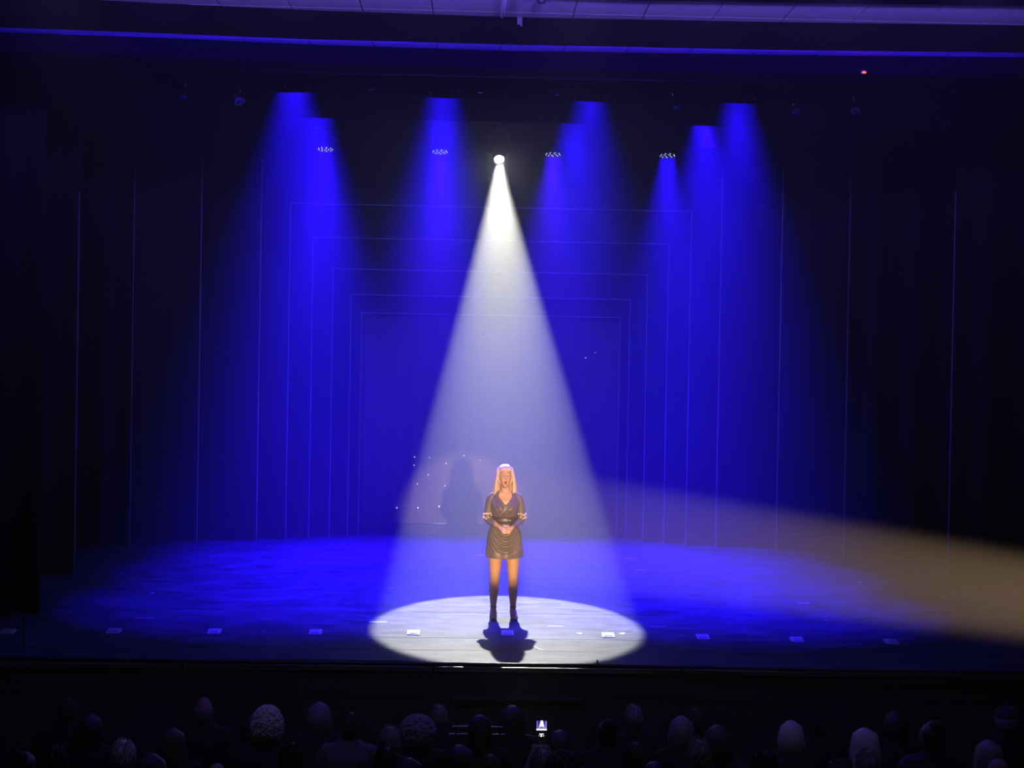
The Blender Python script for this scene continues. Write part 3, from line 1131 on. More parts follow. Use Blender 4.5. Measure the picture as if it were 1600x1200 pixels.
    for s in (-1, 1):
        b_ = bmesh.new()
        ellipsoid(b_, hc + tilt @ Vector((s * .030, -.066, .009)), (.0125, .0125, .0115), nu=14, nv=10)
        e_ = obj('eye', b_, M_EYE, body, smooth=True)
        b_ = bmesh.new()
        chain(b_, [hc + tilt @ Vector((s * x, y, z)) for x, y, z in ((.016, -.079, .008), (.024, -.083, .0035), (.034, -.082, .003), (.046, -.073, .007))], [.0022, .003, .003, .002], 6)
        obj('eyelash', b_, M_LASH, body, smooth=True)
        b_ = bmesh.new()
        chain(b_, [hc + tilt @ Vector((s * x, y, z)) for x, y, z in ((.013, -.089, .027), (.028, -.089, .031), (.045, -.080, .027))], [.002, .003, .0015], 6)
        obj('eyebrow', b_, mat('blond_brow', (.3, .18, .1), .6, vary=.1), body, smooth=True)

    # hair: cap, side locks and fringe
    b_ = bmesh.new()

    def capfn(d, p):
        p = p.copy()
        p.x *= 1 + .10 * max(0, d.z)
        if d.y < -.25 and d.z < .45:      # leave the face free
            p.y = max(p.y, -.030 - .02 * d.z)
        return p
    ellipsoid(b_, hc + tilt @ Vector((0, .010, .020)), (.090, .104, .122), tilt.to_4x4(), 32, 24, capfn)
    rnd = random.Random(3)
    for k in range(64):
        a_ = -0.10 * PI + (1.2 * PI) * k / 63          # from one temple round the back to the other
        dx, dy = math.cos(a_), math.sin(a_)
        r0 = Vector((.080 * dx, .090 * dy + .008, .082 + .01 * rnd.random()))
        p0_ = hc + tilt @ r0
        p1_ = hc + tilt @ Vector((.093 * dx, .104 * dy + .01, .01))
        wv = rnd.uniform(-.008, .008)
        ez = 1.345 + rnd.uniform(-.03, .03) - .02 * (dy > .3)
        sx = 1 if dx > 0 else -1
        spread = .012 * abs(dx)
        p2_ = Vector((hc.x + dx * .099 + sx * spread * .4 + wv, hc.y + max(dy, -.55) * .10 + .018, 1.47))
        p3_ = Vector((hc.x + dx * .096 + sx * spread + wv * 1.5, hc.y + max(dy, -.5) * .095 + .022 + wv, ez + .04))
        p4_ = p3_ + Vector((sx * .004 + wv, wv, -.05))
        w_ = rnd.uniform(.011, .016)
        pc_ = hc + tilt @ Vector((.035 * dx, .040 * dy + .008, .128))
        chain(b_, [pc_, p0_, p1_, p2_, p3_, p4_], [w_ * .5, w_ * .8, w_, w_ * 1.1, w_, w_ * .35], 7)
    for k in range(17):                                 # fringe
        x = -.060 + .120 * k / 16
        yy = -math.sqrt(max(0, 1 - (x / .088) ** 2)) * .094
        chain(b_, [hc + tilt @ Vector((x * .5, yy * .45, .128)), hc + tilt @ Vector((x * .85, yy * .93, .092)), hc + tilt @ Vector((x * 1.05, yy * 1.03 - .002, .066)),
                   hc + tilt @ Vector((x * 1.1 + .003, yy * 1.0 - .001, .050 + rnd.uniform(-.006, .006)))], [.008, .0105, .0095, .003], 7)
    obj('hair', b_, M_BLOND, body, smooth=True)

    # wrap dress of dark satin
    prof = [  # z, a (half width), b (half depth), y centre, fold
        (.680, .205, .150, .006, 1.0), (.72, .203, .150, .006, 1.0), (.78, .198, .146, .008, 1.0), (.84, .192, .140, .008, .9), (.90, .186, .134, .008, .75),
        (.96, .172, .122, .008, .5), (1.02, .150, .108, .006, .3), (1.07, .134, .100, .003, .15), (1.12, .134, .104, 0, .1), (1.16, .142, .116, -.006, .3),
        (1.20, .152, .128, -.014, .35), (1.24, .158, .126, -.014, .3), (1.28, .160, .112, -.004, .2), (1.32, .160, .094, .004, .1),
        (1.35, .148, .082, .012, 0), (1.375, .118, .070, .014, 0), (1.392, .086, .060, .014, 0)]
    nb = 120
    fine = []
    for pa, pb in zip(prof, prof[1:]):
        m_ = max(1, int(round((pb[0] - pa[0]) / .0085)))
        for i in range(m_):
            fine.append(tuple(pa[j] + (pb[j] - pa[j]) * i / m_ for j in range(5)))
    coarse, prof = prof, fine + [prof[-1]]
    rings = []
    VB = 1.232
    for (z, a_, bb, yc, fold) in prof:
        th0 = 0.0
        if z > VB:
            th0 = min(.95, .60 * (z - VB) / (1.39 - VB) + .30 * math.sqrt((z - VB) / .16))
        ring = []
        for k in range(nb + 1):
            th = th0 + (2 * PI - 2 * th0) * k / nb       # 0 = front, going round by +x
            x = math.sin(th)
            y = -math.cos(th)
            n_ = 2.4 if z < 1.0 else 2.0
            rr_ = 1.0
            ff = 0
            if fold:
                u = th if th < PI else th - 2 * PI
                if z < 1.04:                               # drapes hang in a bow across the front of the skirt
                    g_ = smoothstep(1.03, .96, z) * smoothstep(.705, .78, z)
                    ph = (z - .17 * (u - .16) ** 2 - .05 * u) / .060
                    ff = .021 * g_ * math.sin(2 * PI * ph) * math.exp(-((u - .1) / .95) ** 4) + .006 * math.sin(u * 9 + z * 10) * smoothstep(.85, .7, z)
                else:
                    ff = .008 * math.sin(abs(u) * 15 - z * 55) * math.exp(-(u / .9) ** 2) * smoothstep(1.10, 1.16, z)
                ff *= min(1, fold * 1.3) if z < 1.04 else min(1, fold * 2.5)
            u = th if th < PI else th - 2 * PI
            for s_ in (-1, 1):      # bust
                ff += .016 * math.exp(-((u - s_ * .52) / .34) ** 2 - ((z - 1.205) / .045) ** 2)
            rr_ = 1 + ff / max(a_, .1)
            zz = z
            if z < .70:
                zz = z - .012 * math.cos(th)
            ring.append(Vector((x * (a_ * rr_), y * (bb * rr_) + yc - (.012 if ff else 0) * 0, zz)))
        rings.append(ring)
    b_ = bmesh.new()
    loft(b_, rings, closed=False)
    bmesh.ops.remove_doubles(b_, verts=b_.verts, dist=.0002)
    dress = obj('dress', b_, M_SATIN, body, smooth=True)
    thicken(dress, .006, 0)
    # lapels
    for s in (-1, 1):
        b_ = bmesh.new()
        pts = []
        for (z, a_, bb, yc, fold) in coarse:
            if z >= 1.24:
                th0 = min(.95, .60 * (z - VB) / (1.39 - VB) + .30 * math.sqrt((z - VB) / .16))
                pts.append(Vector((s * math.sin(th0) * a_ * 1.01, -math.cos(th0) * bb * 1.06 + yc, z)))
        pts = pts[::-1]
        e0 = pts[-1]
        pts += [Vector((e0.x * .1 - s * .025, e0.y - .006, 1.19)), Vector((-s * .07, e0.y + .012, 1.145))] if s > 0 else [Vector((0.004, e0.y - .003, 1.205))]
        chain(b_, pts, [(.010, .005)] + [(.022, .006)] * (len(pts) - 2) + [(.012, .004)], 10)
        obj('lapel', b_, M_SATIN, dress, smooth=True)
    # belt with studs
    b_ = bmesh.new()
    rg = []
    for z, o_ in ((1.045, .006), (1.05, .010), (1.115, .010), (1.12, .006)):
        rg.append([Vector((math.cos(2 * PI * k / 48) * (.134 + o_), math.sin(2 * PI * k / 48) * (.102 + o_) + .001, z)) for k in range(48)])
    loft(b_, rg)
    belt = obj('belt', b_, M_BELT, body, smooth=True)
    thicken(belt, .004)
    for k in range(5):
        u = (k - 2) * .20 - .04
        b_ = bmesh.new()
        ellipsoid(b_, (math.sin(u) * .143, -math.cos(u) * .113 + .001, 1.088), (.0075, .005, .0075), nu=10, nv=6)
        obj('stud', b_, M_GOLD, belt, smooth=True)
    # sleeves with a pale lace band at the elbow
    for s in (-1, 1):
        wr = Vector((s * .058, -.165, 1.01))
        el = Vector((s * .190, .035, 1.085))
        b_ = bmesh.new()
        chain(b_, [(s * .105, .012, 1.352), (s * .142, .012, 1.336), (s * .163, .018, 1.27), (s * .180, .028, 1.18), el + Vector((0, 0, .01)), el.lerp(wr, .18), el.lerp(wr, .45), el.lerp(wr, .62 if s < 0 else .8)],
              [.044, .054, .051, .047, .048, .046, .039, .033], 16)
        sl = obj('sleeve', b_, M_SATIN, body, smooth=True)
        md = sl.modifiers.new('sub', 'SUBSURF')
        md.levels = 1
        md.render_levels = 1
        b_ = bmesh.new()
        rl = random.Random(5 + s)
        for k in range(26):                    # open lace flowers standing on the elbow
            a_ = 2 * PI * k / 13
            h_ = (k // 13) * .045
            c_ = Vector((s * .188 + .047 * math.cos(a_), .033 + .050 * math.sin(a_), 1.10 + h_ + rl.uniform(-.012, .012)))
            ellipsoid(b_, c_, (.010, .010, .012), nu=8, nv=5)
        obj('lace_band', b_, M_LACE, sl, smooth=True)
    # padded shoulder ends
    # shoes with high heels
    for s in (-1, 1):
        xo = .108
        b_ = bmesh.new()
        chain(b_, [(s * xo, .050, .088), (s * xo, .0, .078), (s * (xo + .005), -.06, .040), (s * (xo + .010), -.115, .022), (s * (xo + .012), -.165, .016)],
              [(.033, .022), (.036, .022), (.042, .020), (.040, .018), (.014, .010)], 16, flat=Vector((0, 0, 1)))
        shoe = obj('shoe', b_, M_SHOE, body, smooth=True)
        b_ = bmesh.new()
        chain(b_, [(s * xo, .062, .075), (s * xo, .068, .035), (s * xo, .066, .005)], [.018, .010, .008], 10, caps=False)
        obj('heel', b_, M_SHOE, shoe, smooth=True)
        b_ = bmesh.new()
        for k in range(14):
            pass
        ringp = [Vector((s * xo + .036 * math.cos(2 * PI * k / 16), .020 + .038 * math.sin(2 * PI * k / 16), .125)) for k in range(17)]
        chain(b_, ringp, [.006] * 17, 6)
        obj('ankle_strap', b_, M_SHOE, shoe, smooth=True)
    return body


singer = build_performer()
singer.location = PERF
singer.rotation_euler = (0, 0, R(3))
tag(singer, 'blond woman in a dark satin wrap dress singing with clasped hands in the white pool', 'person')

# ================================================================== AUDIENCE
ROWS = [12.2, 11.4, 10.6, 9.8, 9.0]
TIER = [-1.44, -1.365, -1.26, -1.16, -1.04]
for i, (Y, z) in enumerate(zip(ROWS, TIER)):
    b_ = bmesh.new()
    box(b_, -8.9, 9.9, Y - .46 if i < 4 else -5.9, Y + .335, -1.5, z)
    structure('hall_step', b_, M_HALL)


def crowd_body(pose):
    b_ = bmesh.new()
    chain(b_, [(0, .0, .50), (0, -.03, .62), (0, -.04, .78), (0, -.03, .92), (0, -.01, 1.0)], [(.16, .11), (.165, .115), (.175, .115), (.18, .105), (.12, .07)], 18)
    chain(b_, [(0, -.005, .98), (0, .01, 1.08)], [.056, .052], 12)
    for s in (-1, 1):
        chain(b_, [(s * .09, -.01, .985), (s * .175, -.01, .965), (s * .205, -.01, .90), (s * .22, .0, .78), (s * .225, .03, .70)] if pose == 'lap' else
              [(s * .09, -.01, .985), (s * .175, -.01, .965), (s * .205, .05, .90), (s * .20, .15, .82), (s * .19, .20, .80)], [.045, .06, .055, .045, .042], 12)
        if pose == 'lap':
            fore = [(s * .225, .03, .70), (s * .17, .16, .66), (s * .10, .27, .62)]
        else:
            fore = [(s * .19, .20, .80), (s * .13, .30, .95), (s * .062, .36, 1.12)]
        chain(b_, fore, [.042, .036, .027], 12)
        e = Vector(fore[-1])
        dv = (Vector(fore[-1]) - Vector(fore[-2])).normalized()
        chain(b_, [e, e + dv * .05, e + dv * .085], [(.026, .018), (.036, .016), (.034, .014)], 10)
        for j in range(4):
            q0 = e + dv * .085 + Vector(((j - 1.5) * .016, 0, 0)) if pose == 'lap' else e + dv * (.02 + .02 * j) + Vector((-s * .01, 0, 0))
            if pose == 'lap':
                chain(b_, [q0, q0 + dv * .03 + Vector((0, 0, -.004)), q0 + dv * .052 + Vector((0, 0, -.022))], [.010, .009, .008], 8)
            else:
                chain(b_, [q0, q0 + Vector((-s * .012, .026, .003)), q0 + Vector((-s * .034, .034, .005))], [.010, .009, .008], 8)
        chain(b_, [e + dv * .03 + Vector((-s * .01, 0, .01)), e + dv * .055 + Vector((-s * .034, -.006, .02))], [.012, .009], 8)
        chain(b_, [(s * .09, 0, .52), (s * .105, .22, .53), (s * .11, .42, .50)], [.085, .075, .058], 14)
        chain(b_, [(s * .11, .42, .49), (s * .11, .43, .28), (s * .11, .42, .08)], [.056, .050, .035], 12)
        chain(b_, [(s * .11, .40, .045), (s * .115, .52, .03)], [(.04, .04), (.042, .026)], 10)

    def hd(d, p):
        p = p.copy()
        lo = max(0, -d.z)
        p.x *= 1 - .25 * lo
        if d.y > 0:
            p.y += .018 * math.exp(-(p.x / .012) ** 2 - ((p.z + .02) / .02) ** 2)
            for s_ in (-1, 1):
                p.y -= .007 * math.exp(-((p.x - s_ * .03) / .016) ** 2 - ((p.z - .008) / .012) ** 2)
            p.y -= .005 * math.exp(-(p.x / .02) ** 2 - ((p.z + .062) / .005) ** 2)
        return p
    ellipsoid(b_, (0, .015, 1.155), (.074, .095, .118), None, 28, 20, hd)
    for s in (-1, 1):
        ellipsoid(b_, (s * .076, .01, 1.145), (.012, .022, .032), nu=12, nv=8)
    return solid_remesh(b_, .011, 2)


def crowd_top(pose):
    b_ = bmesh.new()
    chain(b_, [(0, .0, .50), (0, -.03, .62), (0, -.04, .78), (0, -.03, .92), (0, -.01, 1.0)], [(.178, .13), (.18, .133), (.19, .13), (.195, .12), (.13, .085)], 20)
    chain(b_, [(0, -.008, .99), (0, .0, 1.035)], [.075, .066], 14)
    for s in (-1, 1):
        chain(b_, [(s * .09, -.01, .985), (s * .175, -.01, .965), (s * .207, -.01, .90), (s * .222, .0, .78), (s * .227, .03, .70), (s * .19, .12, .67)] if pose == 'lap' else
              [(s * .09, -.01, .985), (s * .175, -.01, .965), (s * .205, .05, .90), (s * .20, .15, .82), (s * .19, .20, .80), (s * .15, .27, .90)],
              [.055, .072, .068, .058, .055, .045], 12)
    return solid_remesh(b_, .016, 3)


BODY = {p: crowd_body(p) for p in ('lap', 'raised')}
TOP = {p: crowd_top(p) for p in ('lap', 'raised')}
for me in BODY.values():
    me.materials.clear()
    me.materials.append(M_CROWDSKIN)


def crowd_hair(style):
    b_ = bmesh.new()
    rnd = random.Random(style)

    def base(d, p):
        p = p.copy()
        if d.y > .2 and d.z < .35:
            p.y = min(p.y, .055)
        if style == 'short':
            if d.z < -.35 and d.y > -.2:
                p.z = max(p.z, -.05)
        if d.z > 0 and style != 'curly':
            q_ = 1 + .10 * math.sin(PI * min(1, d.z)) ** 2
            p.x *= q_
            p.y *= q_
        n_ = noise.noise(d * (14 if style == 'curly' else 5)) * (.012 if style == 'curly' else .004)
        return p * (1 + n_ / .1)
    if style == 'short':
        ellipsoid(b_, (0, .005, 1.165), (.083, .106, .110), None, 28, 20, base)
        for k in range(150):
            a_, h = rnd.uniform(0, 2 * PI), rnd.uniform(-.25, .97)
            if math.sin(a_) > .45 and h < .35:
                continue
            d = Vector((math.cos(a_) * math.sqrt(1 - h * h), math.sin(a_) * math.sqrt(1 - h * h), h))
            c = Vector((d.x * .085, d.y * .106 + .005, d.z * .108 + 1.165))
            t_ = Vector((d.y * .3, -.02 - d.x * .2, -.6)).normalized()
            chain(b_, [c - t_ * .02, c + d * .003, c + t_ * .025], [.004, .009, .003], 5)
    elif style == 'curly':
        ellipsoid(b_, (0, -.004, 1.165), (.115, .125, .135), None, 40, 30, base)
        for k in range(420):
            a_, h = rnd.uniform(0, 2 * PI), rnd.uniform(-.6, 1)
            d = Vector((math.cos(a_) * math.sqrt(1 - h * h), math.sin(a_) * math.sqrt(1 - h * h), h))
            if d.y > .55 and h < .4:
                continue
            ellipsoid(b_, (d.x * .115, d.y * .125 - .004, d.z * .135 + 1.165), (.013, .013, .013), nu=6, nv=4)
    elif style == 'long':
        ellipsoid(b_, (0, .003, 1.17), (.088, .110, .116), None, 28, 20, base)
        for k in range(40):
            a_ = PI * .95 + (PI * 1.1) * k / 39
            dx, dy = math.cos(a_), math.sin(a_)
            w = rnd.uniform(-.01, .01)
            chain(b_, [(dx * .03, dy * .035, 1.272), (dx * .078, dy * .095, 1.235), (dx * .09, dy * .108, 1.16), (dx * .098 + w, dy * .11 - .008, 1.06), (dx * .10 + w, dy * .09 - .045, .93 + rnd.uniform(-.03, .03))],
                  [.008, .014, .016, .017, .006], 7)
    elif style == 'bob':
        ellipsoid(b_, (0, .003, 1.17), (.092, .112, .116), None, 28, 20, base)
        for k in range(36):
            a_ = PI * .92 + (PI * 1.16) * k / 35
            dx, dy = math.cos(a_), math.sin(a_)
            w = rnd.uniform(-.006, .006)
            chain(b_, [(dx * .03, dy * .035, 1.272), (dx * .082, dy * .098, 1.232), (dx * .096, dy * .112, 1.16), (dx * .108 + w, dy * .112, 1.10), (dx * .096 + w, dy * .10, 1.045)],
                  [.008, .015, .018, .019, .007], 7)
    elif style == 'bun':
        ellipsoid(b_, (0, .003, 1.172), (.085, .108, .112), None, 28, 20, base)
        ellipsoid(b_, (0, -.085, 1.265), (.05, .045, .045), None, 18, 14)
        for k in range(14):
            a_ = 2 * PI * k / 14
            chain(b_, [(.02 * math.cos(a_), -.085 + .02 * math.sin(a_), 1.305), (.046 * math.cos(a_), -.085 + .042 * math.sin(a_), 1.275), (.04 * math.cos(a_ + .5), -.075 + .04 * math.sin(a_ + .5), 1.24)],
                  [.008, .011, .006], 6)
    elif style == 'cap':
        ellipsoid(b_, (0, .002, 1.165), (.082, .104, .10), None, 28, 20, base)
    elif style == 'bald':
        # close ring of hair at the sides and nape
        for k in range(34):
            a_ = PI * .98 + (PI * 1.04) * k / 33
            dx, dy = math.cos(a_), math.sin(a_)
            chain(b_, [(dx * .078, dy * .094 + .012, 1.185), (dx * .082, dy * .10 + .012, 1.15), (dx * .076, dy * .092 + .012, 1.10)], [.007, .010, .005], 6)
    me = bpy.data.meshes.new('hair')
    bmesh.ops.recalc_face_normals(b_, faces=b_.faces)
    b_.to_mesh(me)
    b_.free()
    me.polygons.foreach_set('use_smooth', [True] * len(me.polygons))
    return me


HAIRCOL = {'white': (.55, .53, .52), 'grey': (.22, .21, .21), 'dark': (.022, .016, .013), 'brown': (.07, .042, .025), 'blond': (.28, .2, .11)}
HAIRTOP = {'short': 1.281, 'curly': 1.32, 'long': 1.292, 'bob': 1.292, 'bun': 1.317, 'cap': 1.31, 'bald': 1.275}
HAIRW = {'short': .18, 'curly': .26, 'long': .21, 'bob': .22, 'bun': .18, 'cap': .18, 'bald': .165}
hair_cache, top_cache = {}, {}


def get_hair(style, colr):
    if (style, colr) not in hair_cache:
        src = next((m for (s_, c_), m in hair_cache.items() if s_ == style), None)
        me = src.copy() if src else crowd_hair(style)
        me.materials.clear()
        me.materials.append(mat('crowd_hair_' + colr, HAIRCOL[colr], .5, bump=.3, scale=60, vary=.25, stretch=(6, 6, 1)))
        hair_cache[(style, colr)] = me
    return hair_cache[(style, colr)]


TOPCOL = {'black': (.008, .008, .009), 'navy': (.012, .014, .03), 'charcoal': (.02, .02, .022), 'pale': (.10, .10, .11)}


def get_top(pose, colr):
    if (pose, colr) not in top_cache:
        me = TOP[pose].copy()
        me.materials.clear()
        me.materials.append(mat('crowd_top_' + colr, TOPCOL[colr], .9, bump=.3, scale=90, vary=.2))
        top_cache[(pose, colr)] = me
    return top_cache[(pose, colr)]


b_ = bmesh.new()
lathe(b_, [(.101, 1.19), (.104, 1.21), (.098, 1.26), (.07, 1.30), (.02, 1.312)], 26)
for v in b_.verts:
    v.co.y = v.co.y * 1.12 + .005
rr = []
for k in range(13):
    a_ = PI * k / 12
    rr.append([Vector((.085 * math.cos(a_), .10 + .02 * math.sin(a_), 1.20)), Vector((.085 * math.cos(a_), .11 + .085 * math.sin(a_), 1.185)),
               Vector((.085 * math.cos(a_), .11 + .085 * math.sin(a_), 1.180)), Vector((.085 * math.cos(a_), .10 + .02 * math.sin(a_), 1.192))])
loft(b_, rr, cap=True)
CAP_ME = bpy.data.meshes.new('cap')
bmesh.ops.recalc_face_normals(b_, faces=b_.faces)
b_.to_mesh(CAP_ME)
b_.free()
CAP_ME.materials.append(mat('dark_cap_cloth', (.03, .03, .035), .8, bump=.2, scale=90, vary=.2))

# seat
seat0 = None


def make_seat():
    t = thing('theatre_seat', 'dark plush theatre seat hidden under its sitter in the unlit stalls', 'seat', (0, 0, 0), (0, 0, 0), 'theatre seats in the dark stalls')
    b1 = bmesh.new()
    box(b1, -.235, .235, -.02, .40, .37, .425, .02)
    obj('cushion', b1, M_SEAT, t)
    b1 = bmesh.new()
    box(b1, -.235, .235, -.225, -.175, .40, .80, .02)
    for v in b1.verts:
        v.co.y -= (v.co.z - .4) * .06
    obj('backrest', b1, M_SEAT, t)
    for s in (-1, 1):
        b1 = bmesh.new()
        box(b1, s * .25 - .012, s * .25 + .012, -.20, .30, 0, .56, .006)
        obj('side_panel', b1, M_SEATM, t)
    return t


# pixel of the crown, width in pixels, style, colour, clothing
HEADS = [
    (418, 1099, 46, 'curly', 'white', 'navy'), (499, 1096, 34, 'bob', 'grey', 'charcoal'), (547, 1112, 35, 'short', 'brown', 'pale'), (609, 1134, 26, 'short', 'grey', 'black'),
    (653, 1114, 66, 'curly', 'grey', 'black'), (603, 1166, 32, 'short', 'dark', 'black'), (638, 1183, 36, 'bob', 'dark', 'charcoal'), (455, 1158, 32, 'short', 'dark', 'black'),
    (801, 1101, 38, 'bob', 'brown', 'black'), (875, 1140, 42, 'long', 'brown', 'charcoal'), (847, 1170, 36, 'short', 'grey', 'black'), (880, 1168, 50, 'curly', 'dark', 'black'),
    (765, 1178, 34, 'short', 'brown', 'black'), (992, 1159, 34, 'short', 'brown', 'black'), (1066, 1118, 34, 'bob', 'grey', 'black'), (1086, 1106, 30, 'short', 'brown', 'black'),
    (1122, 1132, 40, 'bob', 'brown', 'charcoal'), (1092, 1155, 36, 'short', 'grey', 'black'), (1083, 1178, 50, 'curly', 'grey', 'black'), (1150, 1122, 32, 'short', 'dark', 'black'),
    (1237, 1125, 34, 'bob', 'white', 'charcoal'), (1352, 1137, 44, 'long', 'white', 'black'), (1357, 1171, 38, 'short', 'grey', 'black'), (1310, 1186, 36, 'short', 'brown', 'charcoal'),
    (1459, 1120, 30, 'bun', 'brown', 'black'), (1452, 1134, 30, 'short', 'grey', 'navy'), (1575, 1104, 44, 'cap', 'grey', 'black'), (1545, 1156, 42, 'long', 'grey', 'charcoal'),
    (1562, 1186, 36, 'bald', 'white', 'black'), (1430, 1182, 36, 'cap', 'dark', 'pale'), (192, 1155, 34, 'short', 'white', 'black'), (270, 1137, 28, 'long', 'brown', 'black'),
    (338, 1193, 34, 'bald', 'white', 'charcoal'), (84, 1164, 30, 'short', 'dark', 'black'), (38, 1168, 30, 'bun', 'brown', 'black'), (105, 1090, 30, 'short', 'brown', 'black'),
    (318, 1090, 28, 'bald', 'grey', 'black'), (990, 1101, 30, 'short', 'grey', 'black'), (750, 1116, 32, 'long', 'dark', 'black'), (718, 1163, 34, 'bob', 'dark', 'black'),
    (1024, 1189, 42, 'long', 'dark', 'black'), (685, 1177, 34, 'short', 'brown', 'black'), (880, 1098, 28, 'short', 'dark', 'black'), (950, 1119, 30, 'bun', 'dark', 'black'),
    (140, 1114, 30, 'bob', 'dark', 'black'), (685, 1101, 26, 'short', 'grey', 'black'), (396, 1116, 30, 'long', 'dark', 'black'), (560, 1150, 34, 'long', 'dark', 'pale'),
    (235, 1176, 34, 'bob', 'brown', 'black'), (1195, 1172, 36, 'short', 'dark', 'black'), (1280, 1112, 30, 'short', 'dark', 'black'), (1400, 1110, 30, 'bob', 'dark', 'black'),
]
cand = []
for h in HEADS:
    opts = []
    for i, Y in enumerate(ROWS):
        p = at_y(h[0], h[1], Y)
        opts.append((i, p, (p.z - TIER[i]) / HAIRTOP[h[3]]))
    cand.append(opts)
rs = random.Random(11)
pick = [min(range(5), key=lambda i: abs(c_[i][2] - 1)) for c_ in cand]


def clash(a_, b_):
    return a_[0] == b_[0] and abs(a_[1].x - b_[1].x) < .50


def cost(k, i):
    me_ = cand[k][i]
    c_ = (abs(me_[2] - 1) * 8) ** 2
    for m in range(len(cand)):
        if m != k and clash(me_, cand[m][pick[m]]):
            c_ += 3
    return c_


for it in range(40):
    for k in range(len(cand)):
        pick[k] = min(range(5), key=lambda i: cost(k, i) + rs.random() * (.6 if it < 30 else 0))
placed = []
for k, h in enumerate(HEADS):
    c_ = cand[k][pick[k]]
    if any(clash(c_, q_) for q_ in placed) or not .84 < c_[2] < 1.17:
        print('left out', h[:2], round(c_[2], 2))
        continue
    placed.append((c_[0], c_[1], c_[2], h))

ORD = ['first', 'second', 'third', 'fourth', 'fifth', 'sixth', 'seventh', 'eighth', 'ninth', 'tenth', 'eleventh', 'twelfth', 'thirteenth', 'fourteenth',
       'fifteenth', 'sixteenth', 'seventeenth', 'eighteenth', 'nineteenth', 'twentieth']
STYLE = {'short': 'short', 'curly': 'full curly', 'long': 'long', 'bob': 'bobbed', 'bun': 'pinned-up', 'cap': 'short', 'bald': 'thinning'}
ROWN = ['front row', 'second row', 'third row', 'fourth row', 'fifth row']
phone_holder = None
for r_i in range(5):
    mem = sorted([q_ for q_ in placed if q_[0] == r_i], key=lambda q_: q_[1].x)
    last_x = -99
    for j, (_, p, s, h) in enumerate(mem):
        px, py, w, style, colr, clo = h
        raised = (px, py) == (847, 1170)
        pose = 'raised' if raised else 'lap'
        body = bpy.data.objects.new('person', BODY[pose])
        COL.objects.link(body)
        # one who crowds a neighbour leans out of the row a little
        yo = 0.0
        body.location = (p.x, p.y + yo, TIER[r_i])
        body.scale = (s, s, s)
        body.rotation_euler = (0, 0, R(random.Random(px).uniform(-6, 6)))
        extra = 'in a dark cap, ' if style == 'cap' else ''
        if raised:
            phone_holder = (body, p, s)
        lab = 'spectator with %s %s hair, %s from the left in the %s' % (STYLE[style], colr, ORD[j], ROWN[r_i])
        if style == 'cap':
            lab = 'spectator in a dark cap, %s from the left in the %s' % (ORD[j], ROWN[r_i])
        if raised:
            lab = 'spectator with short grey hair holding up the lit phone'
        tag(body, lab, 'person', 'audience seen from behind in the dark')
        hr_ = bpy.data.objects.new('hair', get_hair(style, colr))
        COL.objects.link(hr_)
        hr_.parent = body
        k = max(.92, min(1.25, (w * p.y / FPX) / (HAIRW[style] * s)))
        hr_.scale = (k, 1 + (k - 1) * .7, 1)
        if style == 'cap':
            c_ = bpy.data.objects.new('cap', CAP_ME)
            COL.objects.link(c_)
            c_.parent = body
        tp = bpy.data.objects.new('shirt', get_top(pose, clo))
        COL.objects.link(tp)
        tp.parent = body
        if p.x - last_x > .50:
            st = make_seat() if seat0 is None else dup(seat0)
            if seat0 is None:
                seat0 = st
            st.location = (p.x, p.y + yo, TIER[r_i])
            st.scale = (1, 1, s)
            st['label'] = 'dark plush theatre seat under the %s spectator from the left in the %s' % (ORD[j], ROWN[r_i])
            last_x = p.x

# the phone held up in front of its owner, showing the stage
c = at_y(846.3, 1137, 10.9)
if phone_holder:
    c = at_y(846.3, 1137.5, phone_holder[1].y + .38)
wP, hP = .082, .166
b_ = bmesh.new()
box(b_, -wP / 2, wP / 2, 0, .009, -hP / 2, hP / 2, .004)
phone = obj('phone', b_, M_PHONE, loc=c)
tag(phone, 'lit phone held up in the stalls, its screen showing the stage and the white cone', 'phone')
phone.rotation_euler = (R(-4), 0, R(0))


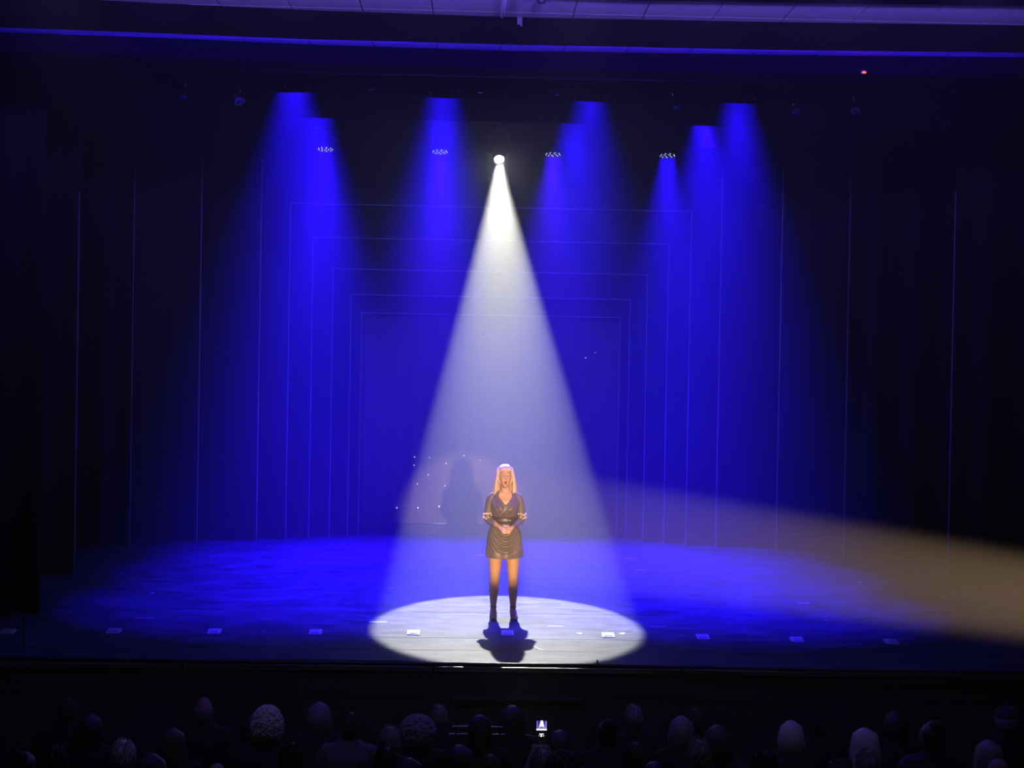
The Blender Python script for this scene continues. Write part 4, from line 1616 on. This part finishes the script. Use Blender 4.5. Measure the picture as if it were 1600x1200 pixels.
def flat(name, m, polys, y, parent):
    b1 = bmesh.new()
    for poly in polys:
        f = b1.faces.new([b1.verts.new((x, y, z)) for x, z in poly])
        ex = bmesh.ops.extrude_face_region(b1, geom=[f])
        for v in [g_ for g_ in ex['geom'] if isinstance(g_, bmesh.types.BMVert)]:
            v.co.y -= .0003
    return obj(name, b1, m, parent)


def rect(x0, x1, z0, z1):
    return [(x0, z0), (x1, z0), (x1, z1), (x0, z1)]


def disc(x, z, r, n=16):
    return [(x + r * math.cos(2 * PI * k / n), z + r * math.sin(2 * PI * k / n)) for k in range(n)]


scr = flat('screen', M_SCR_BLACK, [rect(-.0385, .0385, -.079, .079)], -.0002, phone)
flat('stage_picture', M_SCR_BLUE, [rect(-.036, .036, -.016, .052)], -.0008, scr)
flat('cone_picture', M_SCR_LILAC, [[(-.030, -.008), (.032, -.008), (.010, .05), (-.008, .05)], rect(.028, .036, -.008, .05), rect(-.036, -.030, -.008, .05)], -.0014, scr)
flat('bright_picture', M_SCR_WHITE, [[(-.016, .010), (.016, .010), (.008, .054), (-.006, .054)], rect(-.038, .037, -.0165, -.0065)], -.0020, scr)
flat('singer_picture', M_SCR_GREY, [rect(-.003, .002, -.004, .014)], -.0026, scr)
flat('camera_buttons', M_SCR_WHITE, [disc(-.002, -.056, .0075), rect(-.016, .016, -.046, -.040), rect(.013, .018, -.060, -.052), rect(-.020, -.016, -.058, -.054)], -.0014, scr)

# low metal bars that catch the light among the rows
bars = [((708, 1135), (785, 1136)), ((702, 1147), (788, 1147.8))]
Yb = 11.72
b_ = bmesh.new()
a, b = at_y(*bars[0][0], Yb), at_y(*bars[0][1], Yb)
chain(b_, [a, (a + b) / 2, b], [.007] * 3, 10)
rail = tag(obj('row_rail', b_, M_ALU, smooth=True), 'short low double metal rail between the rows left of the lit phone', 'rail')
b_ = bmesh.new()
a2, b2 = at_y(*bars[1][0], Yb), at_y(*bars[1][1], Yb)
chain(b_, [a2, (a2 + b2) / 2, b2], [.007] * 3, 10)
obj('lower_bar', b_, M_ALU, rail, smooth=True)
for f_ in (.06, .94):
    b_ = bmesh.new()
    q0 = a.lerp(b, f_)
    chain(b_, [q0, Vector((q0.x, q0.y, TIER[0]))], [.008] * 2, 8)
    obj('post', b_, M_SEATM, rail, smooth=True)
